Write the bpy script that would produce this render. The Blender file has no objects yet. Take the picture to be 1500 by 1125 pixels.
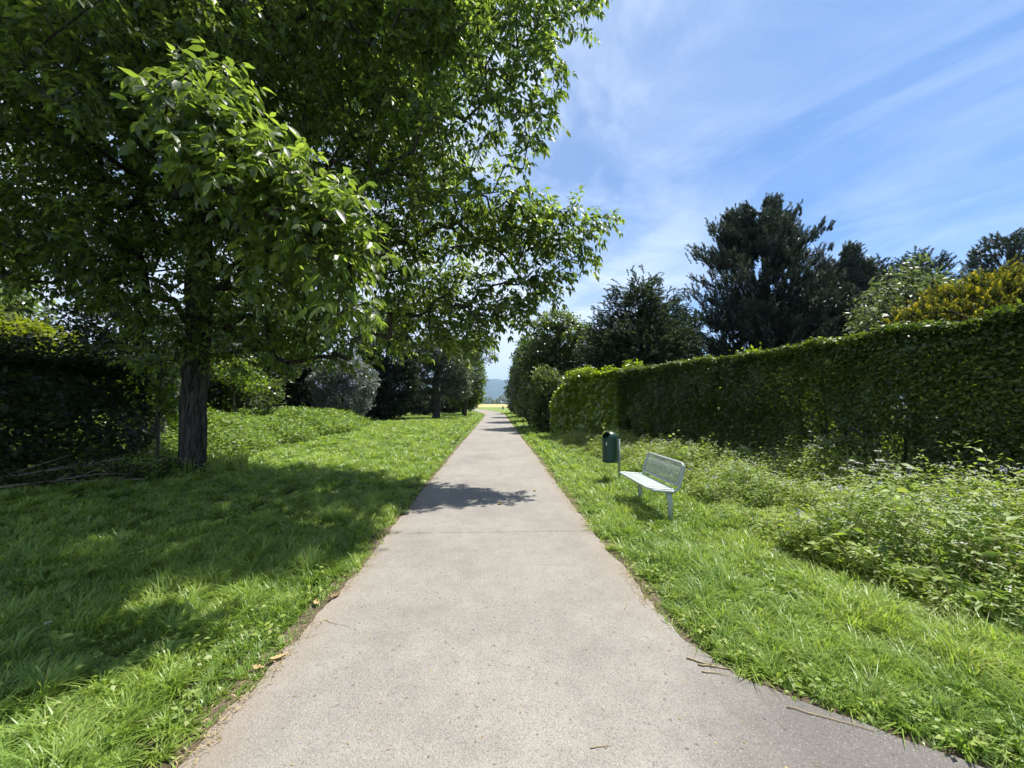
import bpy, math
import numpy as np
from mathutils import Vector

C = bpy.context.scene
COL = C.collection
R = math.radians

# ------------------------------------------------------------------ camera, light, sky
cam_d = bpy.data.cameras.new('camera')
cam = bpy.data.objects.new('camera', cam_d)
COL.objects.link(cam)
cam.location = (0, 0, 1.6)
cam.rotation_euler = (R(90 + 2.79), 0, R(-2.53))
cam_d.sensor_width = 36
cam_d.lens = 36 * 565 / 1500
cam_d.clip_start = 0.05
cam_d.clip_end = 30000
C.camera = cam

SUN_EL, SUN_AZ = 65.0, 56.0            # azimuth clockwise from +Y
sdir = Vector((math.sin(R(SUN_AZ)) * math.cos(R(SUN_EL)), math.cos(R(SUN_AZ)) * math.cos(R(SUN_EL)), math.sin(R(SUN_EL))))
sun_d = bpy.data.lights.new('sun', 'SUN')
sun_d.energy = 5.0
sun_d.angle = R(0.53)
sun_d.color = (1.0, 0.955, 0.88)
sun = bpy.data.objects.new('sun', sun_d)
COL.objects.link(sun)
sun.rotation_euler = (-sdir).to_track_quat('-Z', 'Y').to_euler()

C.view_settings.view_transform = 'Standard'
C.view_settings.look = 'None'
C.view_settings.exposure = 1.06
C.view_settings.gamma = 1
C.cycles.max_bounces = 8
C.cycles.diffuse_bounces = 4
C.cycles.glossy_bounces = 2
C.cycles.transmission_bounces = 6
C.cycles.transparent_max_bounces = 6
C.cycles.use_denoising = True
C.cycles.use_adaptive_sampling = True
C.cycles.adaptive_threshold = 0.03
C.cycles.sample_clamp_indirect = 6
C.cycles.caustics_reflective = False
C.cycles.caustics_refractive = False


class NT:
    """tiny helper round a node tree"""
    def __init__(self, tree):
        self.t = tree
        tree.nodes.clear()

    def n(self, typ, ins=None, **props):
        nd = self.t.nodes.new(typ)
        for k, v in props.items():
            setattr(nd, k, v)
        for k, v in (ins or {}).items():
            s = nd.inputs[k]
            if isinstance(v, bpy.types.NodeSocket):
                self.t.links.new(v, s)
            else:
                s.default_value = v
        return nd

    def ramp(self, fac, stops):
        nd = self.n('ShaderNodeValToRGB', {'Fac': fac})
        e = nd.color_ramp.elements
        while len(e) < len(stops):
            e.new(0.5)
        for q, (p, c) in zip(e, stops):
            q.position = p
            q.color = (*c, 1) if len(c) == 3 else c
        return nd.outputs['Color']

    def mth(self, op, a, b=0.0, c=0.0, clamp=False):
        return self.n('ShaderNodeMath', {0: a, 1: b, 2: c}, operation=op, use_clamp=clamp).outputs[0]

    def mixc(self, fac, a, b, blend='MIX'):
        nd = self.n('ShaderNodeMix', data_type='RGBA', blend_type=blend)
        for k, v in ((0, fac), (6, a), (7, b)):
            s = nd.inputs[k]
            if isinstance(v, bpy.types.NodeSocket):
                self.t.links.new(v, s)
            else:
                s.default_value = v if not isinstance(v, tuple) else ((*v, 1) if len(v) == 3 else v)
        return nd.outputs[2]


world = bpy.data.worlds.new('World')
C.world = world
world.use_nodes = True
w = NT(world.node_tree)
sky = w.n('ShaderNodeTexSky', sky_type='NISHITA', sun_disc=False, sun_elevation=R(SUN_EL), sun_rotation=R(SUN_AZ),
          altitude=300, air_density=1.0, dust_density=0.6, ozone_density=2.0)
tc = w.n('ShaderNodeTexCoord')
sep = w.n('ShaderNodeSeparateXYZ', {0: tc.outputs['Generated']})
zz = w.mth('MAXIMUM', sep.outputs[2], 0.0)
den = w.mth('ADD', zz, 0.16)
px = w.mth('DIVIDE', sep.outputs[0], den)
py = w.mth('DIVIDE', sep.outputs[1], den)
pl = w.n('ShaderNodeCombineXYZ', {0: px, 1: py, 2: 0.0}).outputs[0]
# long cirrus streaks
mp = w.n('ShaderNodeMapping', {0: pl, 2: (0, 0, R(52))}).outputs[0]
mp = w.n('ShaderNodeMapping', {0: mp, 3: (0.7, 1.5, 1)}).outputs[0]
st = w.n('ShaderNodeTexNoise', {'Vector': mp, 'Scale': 1.3, 'Detail': 9, 'Roughness': 0.62, 'Distortion': 1.1}).outputs[0]
# soft patches
pt = w.n('ShaderNodeTexNoise', {'Vector': pl, 'Scale': 1.7, 'Detail': 9, 'Roughness': 0.6, 'Distortion': 0.35}).outputs[0]
big = w.n('ShaderNodeTexNoise', {'Vector': pl, 'Scale': 0.55, 'Detail': 2}).outputs[0]
left = w.n('ShaderNodeMapRange', {0: sep.outputs[0], 1: 0.55, 2: -0.05, 3: 0.0, 4: 1.0}).outputs[0]
s1 = w.n('ShaderNodeMapRange', {0: st, 1: 0.42, 2: 0.90, 3: 0, 4: 0.46}).outputs[0]
s2 = w.n('ShaderNodeMapRange', {0: pt, 1: 0.44, 2: 0.70, 3: 0, 4: 1.0}).outputs[0]
s2 = w.mth('MULTIPLY', s2, w.mth('MULTIPLY_ADD', left, 1.0, 0.12))
veil = w.mth('MULTIPLY', left, 0.20)
low = w.n('ShaderNodeMapRange', {0: sep.outputs[2], 1: 0.42, 2: 0.12, 3: 0.0, 4: 1.3}).outputs[0]
low = w.mth('MULTIPLY', low, w.mth('MULTIPLY', left, w.n('ShaderNodeMapRange', {0: pt, 1: 0.3, 2: 0.6, 3: 0.55, 4: 1}).outputs[0]))
cl = w.mth('ADD', w.mth('ADD', s1, s2), w.mth('ADD', veil, low), clamp=True)
cl = w.mth('MULTIPLY', cl, 0.93)
skyc = w.mixc(1.0, sky.outputs[0], (0.66, 0.96, 1.22), 'MULTIPLY')
mixs = w.mixc(cl, skyc, (8.6, 9.5, 10.6))
bg = w.n('ShaderNodeBackground', {0: mixs, 1: 0.058})
w.n('ShaderNodeOutputWorld', {0: bg.outputs[0]})


# ------------------------------------------------------------------ helpers
RNG = np.random.default_rng(7)


def mesh_obj(name, V, T, mat, parent=None, rnd=None, smooth=False, quads=False, mat_idx=None):
    """one mesh object from numpy vertices and triangles (or quads)"""
    V = np.ascontiguousarray(V, dtype=np.float32)
    T = np.ascontiguousarray(T, dtype=np.int32)
    k = T.shape[1]
    me = bpy.data.meshes.new(name)
    me.vertices.add(len(V))
    me.vertices.foreach_set('co', V.ravel())
    me.loops.add(T.size)
    me.loops.foreach_set('vertex_index', T.ravel())
    me.polygons.add(len(T))
    me.polygons.foreach_set('loop_start', np.arange(0, T.size, k, dtype=np.int32))
    me.polygons.foreach_set('loop_total', np.full(len(T), k, dtype=np.int32))
    if smooth:
        me.polygons.foreach_set('use_smooth', np.ones(len(T), dtype=bool))
    if mat_idx is not None:
        me.polygons.foreach_set('material_index', np.ascontiguousarray(mat_idx, dtype=np.int32))
    if rnd is not None:
        a = me.attributes.new('rnd', 'FLOAT', 'FACE')
        a.data.foreach_set('value', np.ascontiguousarray(rnd, dtype=np.float32))
    me.update(calc_edges=True)
    for m in (mat if isinstance(mat, (list, tuple)) else [mat]):
        me.materials.append(m)
    o = bpy.data.objects.new(name, me)
    COL.objects.link(o)
    if parent is not None:
        o.parent = parent
    return o


def tag(o, label=None, cat=None, group=None, kind=None):
    if label:
        o['label'] = label
    if cat:
        o['category'] = cat
    if group:
        o['group'] = group
    if kind:
        o['kind'] = kind
    return o


def empty(name, loc=(0, 0, 0), rz=0.0):
    o = bpy.data.objects.new(name, None)
    COL.objects.link(o)
    o.location = loc
    o.rotation_euler = (0, 0, rz)
    o.empty_display_size = 0.2
    return o


def shift(V, o):
    return V - np.array(o.location)[None, :]


def unit(a):
    return a / (np.linalg.norm(a, axis=-1, keepdims=True) + 1e-9)


# leaf templates: x along the leaf (0..1), y across (-.5..+.5), z normal (in units of the leaf length)
T_HI = (np.array([[0, 0, 0], [.28, .40, .045], [.30, 0, .0], [.28, -.40, .045], [.62, .42, .0], [.64, 0, -.05], [.62, -.42, .0], [1, 0, -.16]]),
        np.array([[0, 2, 1], [0, 3, 2], [1, 2, 5], [1, 5, 4], [3, 6, 5], [3, 5, 2], [4, 5, 7], [6, 7, 5]]))
T_MID = (np.array([[0, 0, 0], [.42, .5, .05], [.48, 0, -.02], [.42, -.5, .05], [1, 0, -.12]]),
         np.array([[0, 2, 1], [0, 3, 2], [1, 2, 4], [3, 4, 2]]))
T_LO = (np.array([[0, 0, 0], [.45, .5, .04], [.45, -.5, .04], [1, 0, -.08]]),
        np.array([[0, 2, 1], [1, 2, 3]]))
T_NEEDLE = (np.array([[0, .5, 0], [0, -.5, 0], [1, 0, 0]]), np.array([[0, 1, 2]]))


def leaf_batch(pos, d, nrm, L, W, tmpl, rng=RNG):
    """N leaves as one triangle soup: returns V, T, rnd (per face)"""
    tv, tf = tmpl
    N = len(pos)
    x = unit(d)
    y = unit(np.cross(nrm, x))
    z = np.cross(x, y)
    L = np.broadcast_to(L, (N,)); W = np.broadcast_to(W, (N,))
    V = (pos[:, None, :]
         + x[:, None, :] * (tv[None, :, 0] * L[:, None])[..., None]
         + y[:, None, :] * (tv[None, :, 1] * W[:, None])[..., None]
         + z[:, None, :] * (tv[None, :, 2] * L[:, None])[..., None])
    T = tf[None] + (np.arange(N) * len(tv))[:, None, None]
    r = np.repeat(rng.random(N), len(tf))
    return V.reshape(-1, 3), T.reshape(-1, 3), r


def join(parts):
    Vs, Ts, Rs, off = [], [], [], 0
    for V, T, r in parts:
        Vs.append(V); Ts.append(T + off); Rs.append(r); off += len(V)
    return np.concatenate(Vs), np.concatenate(Ts), np.concatenate(Rs)


def rand_dir(n, rng=RNG):
    return unit(rng.normal(size=(n, 3)))


def tubes(A, B, ra, rb, n=5):
    """frustums from A to B: V, T"""
    N = len(A)
    ax = unit(B - A)
    ref = np.where(np.abs(ax[:, 2:3]) < .9, np.array([[0, 0, 1.]]), np.array([[1., 0, 0]]))
    u = unit(np.cross(ax, ref)); v = np.cross(ax, u)
    th = np.arange(n) * 2 * np.pi / n
    ring = u[:, None, :] * np.cos(th)[None, :, None] + v[:, None, :] * np.sin(th)[None, :, None]
    ra = np.broadcast_to(ra, (N,)); rb = np.broadcast_to(rb, (N,))
    V = np.concatenate([A[:, None] + ring * ra[:, None, None], B[:, None] + ring * rb[:, None, None]], 1)
    i = np.arange(n); j = (i + 1) % n
    f = np.concatenate([np.stack([i, j, j + n], 1), np.stack([i, j + n, i + n], 1)])
    T = f[None] + (np.arange(N) * 2 * n)[:, None, None]
    return V.reshape(-1, 3), T.reshape(-1, 3)


def poly_tube(pts, rad, n=10, cap=True):
    """one continuous tube along a polyline"""
    pts = np.asarray(pts, float); K = len(pts)
    rad = np.broadcast_to(np.asarray(rad, float), (K,))
    tan = unit(np.gradient(pts, axis=0))
    ref = np.array([0, 0, 1.]) if abs(tan[0, 2]) < .9 else np.array([1., 0, 0])
    u = unit(np.cross(tan[0], ref))
    V = []
    th = np.arange(n) * 2 * np.pi / n
    for k in range(K):
        u = unit(u - tan[k] * np.dot(u, tan[k]))
        v = np.cross(tan[k], u)
        V.append(pts[k] + (np.cos(th)[:, None] * u + np.sin(th)[:, None] * v) * rad[k])
    V = np.concatenate(V)
    F = []
    for k in range(K - 1):
        for i in range(n):
            j = (i + 1) % n
            a, b, c, d = k * n + i, k * n + j, (k + 1) * n + j, (k + 1) * n + i
            F += [[a, b, c], [a, c, d]]
    if cap:
        V = np.concatenate([V, pts[:1], pts[-1:]])
        for i in range(n):
            j = (i + 1) % n
            F.append([K * n, j, i]); F.append([K * n + 1, (K - 1) * n + i, (K - 1) * n + j])
    return V, np.array(F)


def joinVT(parts):
    Vs, Ts, off = [], [], 0
    for V, T in parts:
        Vs.append(V); Ts.append(T + off); off += len(V)
    return np.concatenate(Vs), np.concatenate(Ts)


def boxes(cs, ss, rots=None):
    """axis boxes with centre cs, half sizes ss"""
    c8 = np.array([[x, y, z] for x in (-1, 1) for y in (-1, 1) for z in (-1, 1)], float)
    f = np.array([[0, 1, 3], [0, 3, 2], [4, 6, 7], [4, 7, 5], [0, 4, 5], [0, 5, 1], [2, 3, 7], [2, 7, 6], [0, 2, 6], [0, 6, 4], [1, 5, 7], [1, 7, 3]])
    V = c8[None] * np.asarray(ss)[:, None] + np.asarray(cs)[:, None]
    T = f[None] + (np.arange(len(V)) * 8)[:, None, None]
    return V.reshape(-1, 3), T.reshape(-1, 3)


def vnoise(x, y, seed=0):
    """smooth value noise on a lattice, -1..1"""
    xi = np.floor(x).astype(np.int64); yi = np.floor(y).astype(np.int64)
    fx = x - xi; fy = y - yi
    fx = fx * fx * (3 - 2 * fx); fy = fy * fy * (3 - 2 * fy)

    def h(a, b):
        k = (a * 374761393 + b * 668265263 + seed * 974711) & 0x7fffffff
        k = ((k ^ (k >> 13)) * 1274126177) & 0x7fffffff
        return ((k ^ (k >> 16)) & 0xffff) / 32767.5 - 1
    return (h(xi, yi) * (1 - fx) + h(xi + 1, yi) * fx) * (1 - fy) + (h(xi, yi + 1) * (1 - fx) + h(xi + 1, yi + 1) * fx) * fy


# ------------------------------------------------------------------ materials
def new_mat(name):
    m = bpy.data.materials.new(name)
    m.use_nodes = True
    return m, NT(m.node_tree)


def leaf_mat(name, dark, light, trans, tfac=0.45, rough=0.42, spec=0.4, third=None, patch=None):
    """thin leaf: reflecting and letting light through, colour varying from leaf to leaf"""
    m, t = new_mat(name)
    at = t.n('ShaderNodeAttribute', attribute_name='rnd')
    stops = [(0.0, dark), (0.8, light)]
    if third:
        stops = [(0.0, dark), (0.72, light), (1.0, third)]
    col = t.ramp(at.outputs['Fac'], stops)
    if patch:
        g = t.n('ShaderNodeNewGeometry')
        nz = t.n('ShaderNodeTexNoise', {'Vector': g.outputs['Position'], 'Scale': patch[0], 'Detail': 4}).outputs[0]
        f = t.n('ShaderNodeMapRange', {0: nz, 1: 0.42, 2: 0.62}).outputs[0]
        col = t.mixc(f, col, t.mixc(1.0, col, patch[1], 'MULTIPLY'))
    tr = t.mixc(1.0, t.mixc(1.0, col, trans, 'MULTIPLY'), (1, 1, 1), 'MULTIPLY')
    p = t.n('ShaderNodeBsdfPrincipled', {'Base Color': col, 'Roughness': rough, 'Specular IOR Level': spec})
    tl = t.n('ShaderNodeBsdfTranslucent', {'Color': tr})
    mx = t.n('ShaderNodeMixShader', {0: tfac, 1: p.outputs[0], 2: tl.outputs[0]})
    t.n('ShaderNodeOutputMaterial', {0: mx.outputs[0]})
    return m


def bark_mat(name, c1, c2, scale=14.0, bump=0.6):
    m, t = new_mat(name)
    tc = t.n('ShaderNodeTexCoord')
    mp = t.n('ShaderNodeMapping', {0: tc.outputs['Object'], 3: (1, 1, 0.10)}).outputs[0]
    nz = t.n('ShaderNodeTexNoise', {'Vector': mp, 'Scale': scale, 'Detail': 8, 'Roughness': 0.65, 'Distortion': 0.8}).outputs[0]
    n2 = t.n('ShaderNodeTexNoise', {'Vector': tc.outputs['Object'], 'Scale': 3.0, 'Detail': 4}).outputs[0]
    col = t.ramp(nz, [(0.40, c1), (0.60, c2)])
    col = t.mixc(t.mth('MULTIPLY', n2, 0.3), col, (0.07, 0.075, 0.045))
    bp = t.n('ShaderNodeBump', {'Strength': bump, 'Distance': 0.03, 'Height': nz})
    p = t.n('ShaderNodeBsdfPrincipled', {'Base Color': col, 'Roughness': 0.9, 'Specular IOR Level': 0.2, 'Normal': bp.outputs[0]})
    t.n('ShaderNodeOutputMaterial', {0: p.outputs[0]})
    return m


def metal_mat(name, col, rough=0.4, metallic=0.0, dirt=0.25):
    m, t = new_mat(name)
    tc = t.n('ShaderNodeTexCoord')
    nz = t.n('ShaderNodeTexNoise', {'Vector': tc.outputs['Object'], 'Scale': 9.0, 'Detail': 6, 'Roughness': 0.65}).outputs[0]
    f = t.n('ShaderNodeMapRange', {0: nz, 1: 0.45, 2: 0.75, 3: 0, 4: dirt}).outputs[0]
    c = t.mixc(f, col, tuple(x * 0.5 + 0.02 for x in col))
    r = t.mth('MULTIPLY_ADD', nz, 0.3, rough - 0.12)
    p = t.n('ShaderNodeBsdfPrincipled', {'Base Color': c, 'Roughness': r, 'Metallic': metallic})
    t.n('ShaderNodeOutputMaterial', {0: p.outputs[0]})
    return m


def plain_mat(name, col, rough=0.8, var=0.25, scale=20.0):
    m, t = new_mat(name)
    tc = t.n('ShaderNodeTexCoord')
    nz = t.n('ShaderNodeTexNoise', {'Vector': tc.outputs['Object'], 'Scale': scale, 'Detail': 5}).outputs[0]
    c = t.ramp(nz, [(0.3, tuple(x * (1 - var) for x in col)), (0.7, tuple(min(1, x * (1 + var)) for x in col))])
    p = t.n('ShaderNodeBsdfPrincipled', {'Base Color': c, 'Roughness': rough, 'Specular IOR Level': 0.25})
    t.n('ShaderNodeOutputMaterial', {0: p.outputs[0]})
    return m


def soil_mat():
    m, t = new_mat('ground_soil')
    g = t.n('ShaderNodeNewGeometry')
    n1 = t.n('ShaderNodeTexNoise', {'Vector': g.outputs['Position'], 'Scale': 1.3, 'Detail': 8, 'Roughness': 0.7}).outputs[0]
    n2 = t.n('ShaderNodeTexNoise', {'Vector': g.outputs['Position'], 'Scale': 22.0, 'Detail': 6, 'Roughness': 0.7}).outputs[0]
    c = t.ramp(n1, [(0.3, (0.020, 0.030, 0.010)), (0.7, (0.036, 0.050, 0.015))])
    c = t.mixc(t.mth('MULTIPLY', n2, 0.6), c, (0.042, 0.036, 0.022))
    bp = t.n('ShaderNodeBump', {'Strength': 0.7, 'Distance': 0.04, 'Height': n2})
    p = t.n('ShaderNodeBsdfPrincipled', {'Base Color': c, 'Roughness': 0.95, 'Specular IOR Level': 0.1, 'Normal': bp.outputs[0]})
    t.n('ShaderNodeOutputMaterial', {0: p.outputs[0]})
    return m


def verge_soil_mat():
    m, t = new_mat('dry_soil')
    g = t.n('ShaderNodeNewGeometry')
    n1 = t.n('ShaderNodeTexNoise', {'Vector': g.outputs['Position'], 'Scale': 3.0, 'Detail': 8, 'Roughness': 0.7}).outputs[0]
    n2 = t.n('ShaderNodeTexNoise', {'Vector': g.outputs['Position'], 'Scale': 70.0, 'Detail': 6, 'Roughness': 0.75}).outputs[0]
    c = t.ramp(n1, [(0.32, (0.10, 0.075, 0.048)), (0.68, (0.21, 0.17, 0.12))])
    c = t.mixc(t.mth('MULTIPLY', n2, 0.7), c, (0.08, 0.06, 0.04))
    bp = t.n('ShaderNodeBump', {'Strength': 0.9, 'Distance': 0.02, 'Height': n2})
    p = t.n('ShaderNodeBsdfPrincipled', {'Base Color': c, 'Roughness': 0.95, 'Specular IOR Level': 0.1, 'Normal': bp.outputs[0]})
    t.n('ShaderNodeOutputMaterial', {0: p.outputs[0]})
    return m


def asphalt_mat():
    m, t = new_mat('worn_asphalt')
    g = t.n('ShaderNodeNewGeometry')
    P = g.outputs['Position']
    sp = t.n('ShaderNodeSeparateXYZ', {0: P})
    v1 = t.n('ShaderNodeTexVoronoi', {'Vector': P, 'Scale': 240.0})
    v2 = t.n('ShaderNodeTexVoronoi', {'Vector': P, 'Scale': 105.0})
    v3 = t.n('ShaderNodeTexVoronoi', {'Vector': P, 'Scale': 34.0})
    big = t.n('ShaderNodeTexNoise', {'Vector': P, 'Scale': 0.75, 'Detail': 7, 'Roughness': 0.62}).outputs[0]
    mid = t.n('ShaderNodeTexNoise', {'Vector': P, 'Scale': 5.0, 'Detail': 6, 'Roughness': 0.65}).outputs[0]
    c = t.ramp(big, [(0.3, (0.188, 0.175, 0.155)), (0.5, (0.238, 0.222, 0.197)), (0.72, (0.280, 0.260, 0.229))])
    c = t.mixc(t.n('ShaderNodeMapRange', {0: mid, 1: 0.35, 2: 0.7, 3: 0.0, 4: 0.35}).outputs[0], c, (0.13, 0.115, 0.10))
    # greyer, younger tarmac where the path widens towards the junction
    dx = t.mth('SUBTRACT', sp.outputs[0], t.mth('MULTIPLY_ADD', sp.outputs[1], 0.55, -0.25))
    f = t.n('ShaderNodeMapRange', {0: t.mth('MULTIPLY_ADD', mid, 0.5, dx), 1: 0.25, 2: 1.0, 3: 0, 4: 0.8}).outputs[0]
    c = t.mixc(f, c, (0.105, 0.096, 0.09))
    # aggregate: pale and dark stones
    rs = t.n('ShaderNodeSeparateColor', {0: v2.outputs['Color']})
    pale = t.mth('MULTIPLY', t.mth('GREATER_THAN', rs.outputs[0], 0.80), t.mth('LESS_THAN', v2.outputs['Distance'], 0.42))
    c = t.mixc(t.mth('MULTIPLY', pale, 0.30), c, (0.38, 0.35, 0.31))
    dark = t.mth('MULTIPLY', t.mth('LESS_THAN', rs.outputs[1], 0.22), t.mth('LESS_THAN', v2.outputs['Distance'], 0.5))
    c = t.mixc(t.mth('MULTIPLY', dark, 0.34), c, (0.055, 0.05, 0.045))
    r1 = t.n('ShaderNodeSeparateColor', {0: v1.outputs['Color']})
    c = t.mixc(0.36, c, t.mixc(1.0, c, t.ramp(r1.outputs[0], [(0, (0.45, 0.45, 0.45)), (1, (1.5, 1.5, 1.5))]), 'MULTIPLY'))
    r3 = t.n('ShaderNodeSeparateColor', {0: v3.outputs['Color']})
    spot = t.mth('MULTIPLY', t.mth('GREATER_THAN', r3.outputs[0], 0.955), t.mth('LESS_THAN', v3.outputs['Distance'], 0.3))
    c = t.mixc(t.mth('MULTIPLY', spot, 0.6), c, (0.06, 0.055, 0.05))
    # dusty soil washed on to both edges
    ed = t.mth('ABSOLUTE', t.mth('ADD', sp.outputs[0], 0.06))
    e = t.n('ShaderNodeMapRange', {0: t.mth('MULTIPLY_ADD', mid, 0.5, ed), 1: 1.25, 2: 1.55, 3: 0, 4: 0.55}).outputs[0]
    far = t.n('ShaderNodeMapRange', {0: t.mth('MULTIPLY_ADD', mid, 1.0, sp.outputs[1]), 1: 2.9, 2: 4.2}).outputs[0]
    lf = t.mth('LESS_THAN', sp.outputs[0], 0.0)
    c = t.mixc(t.mth('MULTIPLY', e, t.mth('MAXIMUM', far, lf)), c, (0.24, 0.195, 0.145))
    # construction joint across the path
    wv = t.n('ShaderNodeTexNoise', {'Vector': P, 'Scale': 6.0, 'Detail': 4}).outputs[0]
    jy = t.mth('ABSOLUTE', t.mth('ADD', t.mth('MULTIPLY_ADD', wv, 0.10, -4.87), sp.outputs[1]))
    jn = t.n('ShaderNodeMapRange', {0: jy, 1: 0.003, 2: 0.020, 3: 0.6, 4: 0.0}).outputs[0]
    jn = t.mth('MULTIPLY', jn, t.n('ShaderNodeMapRange', {0: mid, 1: 0.40, 2: 0.55, 3: 0.35, 4: 1.0}).outputs[0])
    c = t.mixc(jn, c, (0.06, 0.052, 0.044))
    hgt = t.mth('ADD', t.mth('MULTIPLY', v1.outputs['Distance'], 0.5), v2.outputs['Distance'])
    bp = t.n('ShaderNodeBump', {'Strength': 0.55, 'Distance': 0.006, 'Height': hgt})
    p = t.n('ShaderNodeBsdfPrincipled', {'Base Color': c, 'Roughness': 0.85, 'Specular IOR Level': 0.25, 'Normal': bp.outputs[0]})
    t.n('ShaderNodeOutputMaterial', {0: p.outputs[0]})
    return m


M = {}
M['walnut'] = leaf_mat('walnut_leaf', (0.028, 0.050, 0.015), (0.092, 0.136, 0.032), (3.6, 3.5, 1.5), 0.46, 0.42, 0.5, third=(0.13, 0.18, 0.046))
M['bark'] = bark_mat('walnut_bark', (0.010, 0.009, 0.007), (0.115, 0.098, 0.08), 22.0, 1.0)
M['bark2'] = bark_mat('dark_bark', (0.03, 0.025, 0.02), (0.11, 0.09, 0.07), 12.0)
M['hornbeam'] = leaf_mat('hornbeam_leaf', (0.020, 0.040, 0.010), (0.058, 0.096, 0.020), (2.8, 2.7, 0.9), 0.31, 0.42, 0.42, third=(0.115, 0.155, 0.032), patch=(0.8, (1.35, 1.28, 1.0)))
M['laurel'] = leaf_mat('laurel_leaf', (0.08, 0.13, 0.014), (0.18, 0.255, 0.026), (2.7, 2.5, 0.7), 0.36, 0.28, 0.6)
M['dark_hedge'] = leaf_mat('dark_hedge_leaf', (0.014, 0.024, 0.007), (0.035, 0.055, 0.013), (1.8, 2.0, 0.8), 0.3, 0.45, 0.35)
M['broad'] = leaf_mat('broad_leaf', (0.028, 0.050, 0.016), (0.10, 0.138, 0.046), (2.2, 2.3, 1.0), 0.40, 0.34, 0.6, third=(0.14, 0.17, 0.06))
M['broad_lit'] = leaf_mat('sunlit_leaf', (0.055, 0.095, 0.014), (0.115, 0.17, 0.024), (2.4, 2.4, 0.7), 0.46, 0.42, 0.4)  # lit copy of the broad leaf, sunlight put into its paler colour
M['young_walnut'] = leaf_mat('young_walnut_leaf', (0.045, 0.072, 0.026), (0.105, 0.14, 0.052), (1.9, 2.0, 1.1), 0.38, 0.42, 0.45, third=(0.15, 0.18, 0.075))
M['yellowgreen'] = leaf_mat('yellow_green_leaf', (0.09, 0.12, 0.012), (0.20, 0.22, 0.02), (1.7, 1.8, 0.7), 0.45, 0.45, 0.3)
M['silver'] = leaf_mat('silver_leaf', (0.10, 0.115, 0.10), (0.24, 0.265, 0.23), (1.1, 1.2, 1.0), 0.3, 0.4, 0.6)
M['greygreen'] = leaf_mat('grey_green_leaf', (0.055, 0.075, 0.04), (0.14, 0.165, 0.10), (1.6, 1.8, 1.0), 0.34, 0.36, 0.6, third=(0.21, 0.23, 0.16))
M['darkgreen'] = leaf_mat('dark_leaf', (0.013, 0.022, 0.010), (0.032, 0.048, 0.020), (1.6, 1.9, 0.9), 0.28, 0.5, 0.3)
M['pine'] = leaf_mat('pine_needle', (0.012, 0.024, 0.013), (0.046, 0.068, 0.042), (1.3, 1.5, 1.0), 0.15, 0.42, 0.4, third=(0.125, 0.15, 0.095))  # third stop: lit highlights put into the needle colour
M['yew'] = leaf_mat('yew_needle', (0.018, 0.036, 0.017), (0.055, 0.085, 0.036), (1.5, 1.7, 0.9), 0.22, 0.5, 0.3, third=(0.11, 0.135, 0.06))
M['gold'] = leaf_mat('golden_needle', (0.028, 0.048, 0.012), (0.16, 0.17, 0.022), (1.7, 1.65, 0.6), 0.32, 0.55, 0.25, third=(0.52, 0.45, 0.06))
M['grass'] = leaf_mat('grass_blade', (0.108, 0.178, 0.030), (0.285, 0.385, 0.078), (1.9, 1.9, 1.0), 0.36, 0.38, 0.35, third=(0.34, 0.33, 0.14),
                      patch=(0.9, (0.72, 0.80, 0.8)))
M['weed'] = leaf_mat('weed_leaf', (0.105, 0.165, 0.035), (0.23, 0.315, 0.078), (1.9, 2.0, 0.9), 0.36, 0.5, 0.3, third=(0.26, 0.30, 0.12),
                     patch=(1.1, (1.15, 1.05, 0.85)))
M['bramble'] = leaf_mat('bramble_leaf', (0.08, 0.13, 0.030), (0.20, 0.27, 0.068), (1.9, 2.0, 0.9), 0.42, 0.42, 0.4)
M['petal'] = leaf_mat('pale_petal', (0.55, 0.53, 0.50), (0.72, 0.70, 0.68), (1.1, 1.1, 1.1), 0.35, 0.6, 0.2)
M['blue'] = leaf_mat('blue_petal', (0.28, 0.32, 0.62), (0.40, 0.44, 0.75), (1.1, 1.1, 1.1), 0.35, 0.6, 0.2)
M['straw'] = leaf_mat('dry_straw', (0.20, 0.15, 0.075), (0.42, 0.34, 0.19), (1.1, 1.0, 0.8), 0.2, 0.7, 0.15)
M['stem'] = plain_mat('green_stem', (0.07, 0.10, 0.03))
M['wood'] = plain_mat('dead_wood', (0.25, 0.21, 0.16), 0.85, 0.4, 30)
M['deadleaf'] = leaf_mat('dead_leaf', (0.18, 0.12, 0.05), (0.45, 0.36, 0.16), (1.0, 0.9, 0.7), 0.2, 0.6, 0.25)
M['bench'] = metal_mat('bench_coating', (0.40, 0.45, 0.42), 0.42)
M['bin'] = metal_mat('green_plastic', (0.008, 0.046, 0.030), 0.36, 0.0, 0.2)
M['black'] = plain_mat('dark_inside', (0.008, 0.009, 0.008), 0.7)
M['steel'] = metal_mat('galvanised_steel', (0.30, 0.33, 0.31), 0.45, 0.35, 0.3)
M['sticker'] = plain_mat('white_sticker', (0.7, 0.7, 0.68), 0.5, 0.1)
M['soil'] = soil_mat()
M['dry_soil'] = verge_soil_mat()
M['asphalt'] = asphalt_mat()
M['wheat'] = plain_mat('ripe_wheat', (0.40, 0.32, 0.12), 0.9, 0.2, 0.15)
M['meadow'] = plain_mat('far_meadow', (0.13, 0.18, 0.04), 0.95, 0.25, 0.3)
M['forest'] = plain_mat('mountain_forest', (0.045, 0.075, 0.04), 0.95, 0.3, 0.01)

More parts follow.
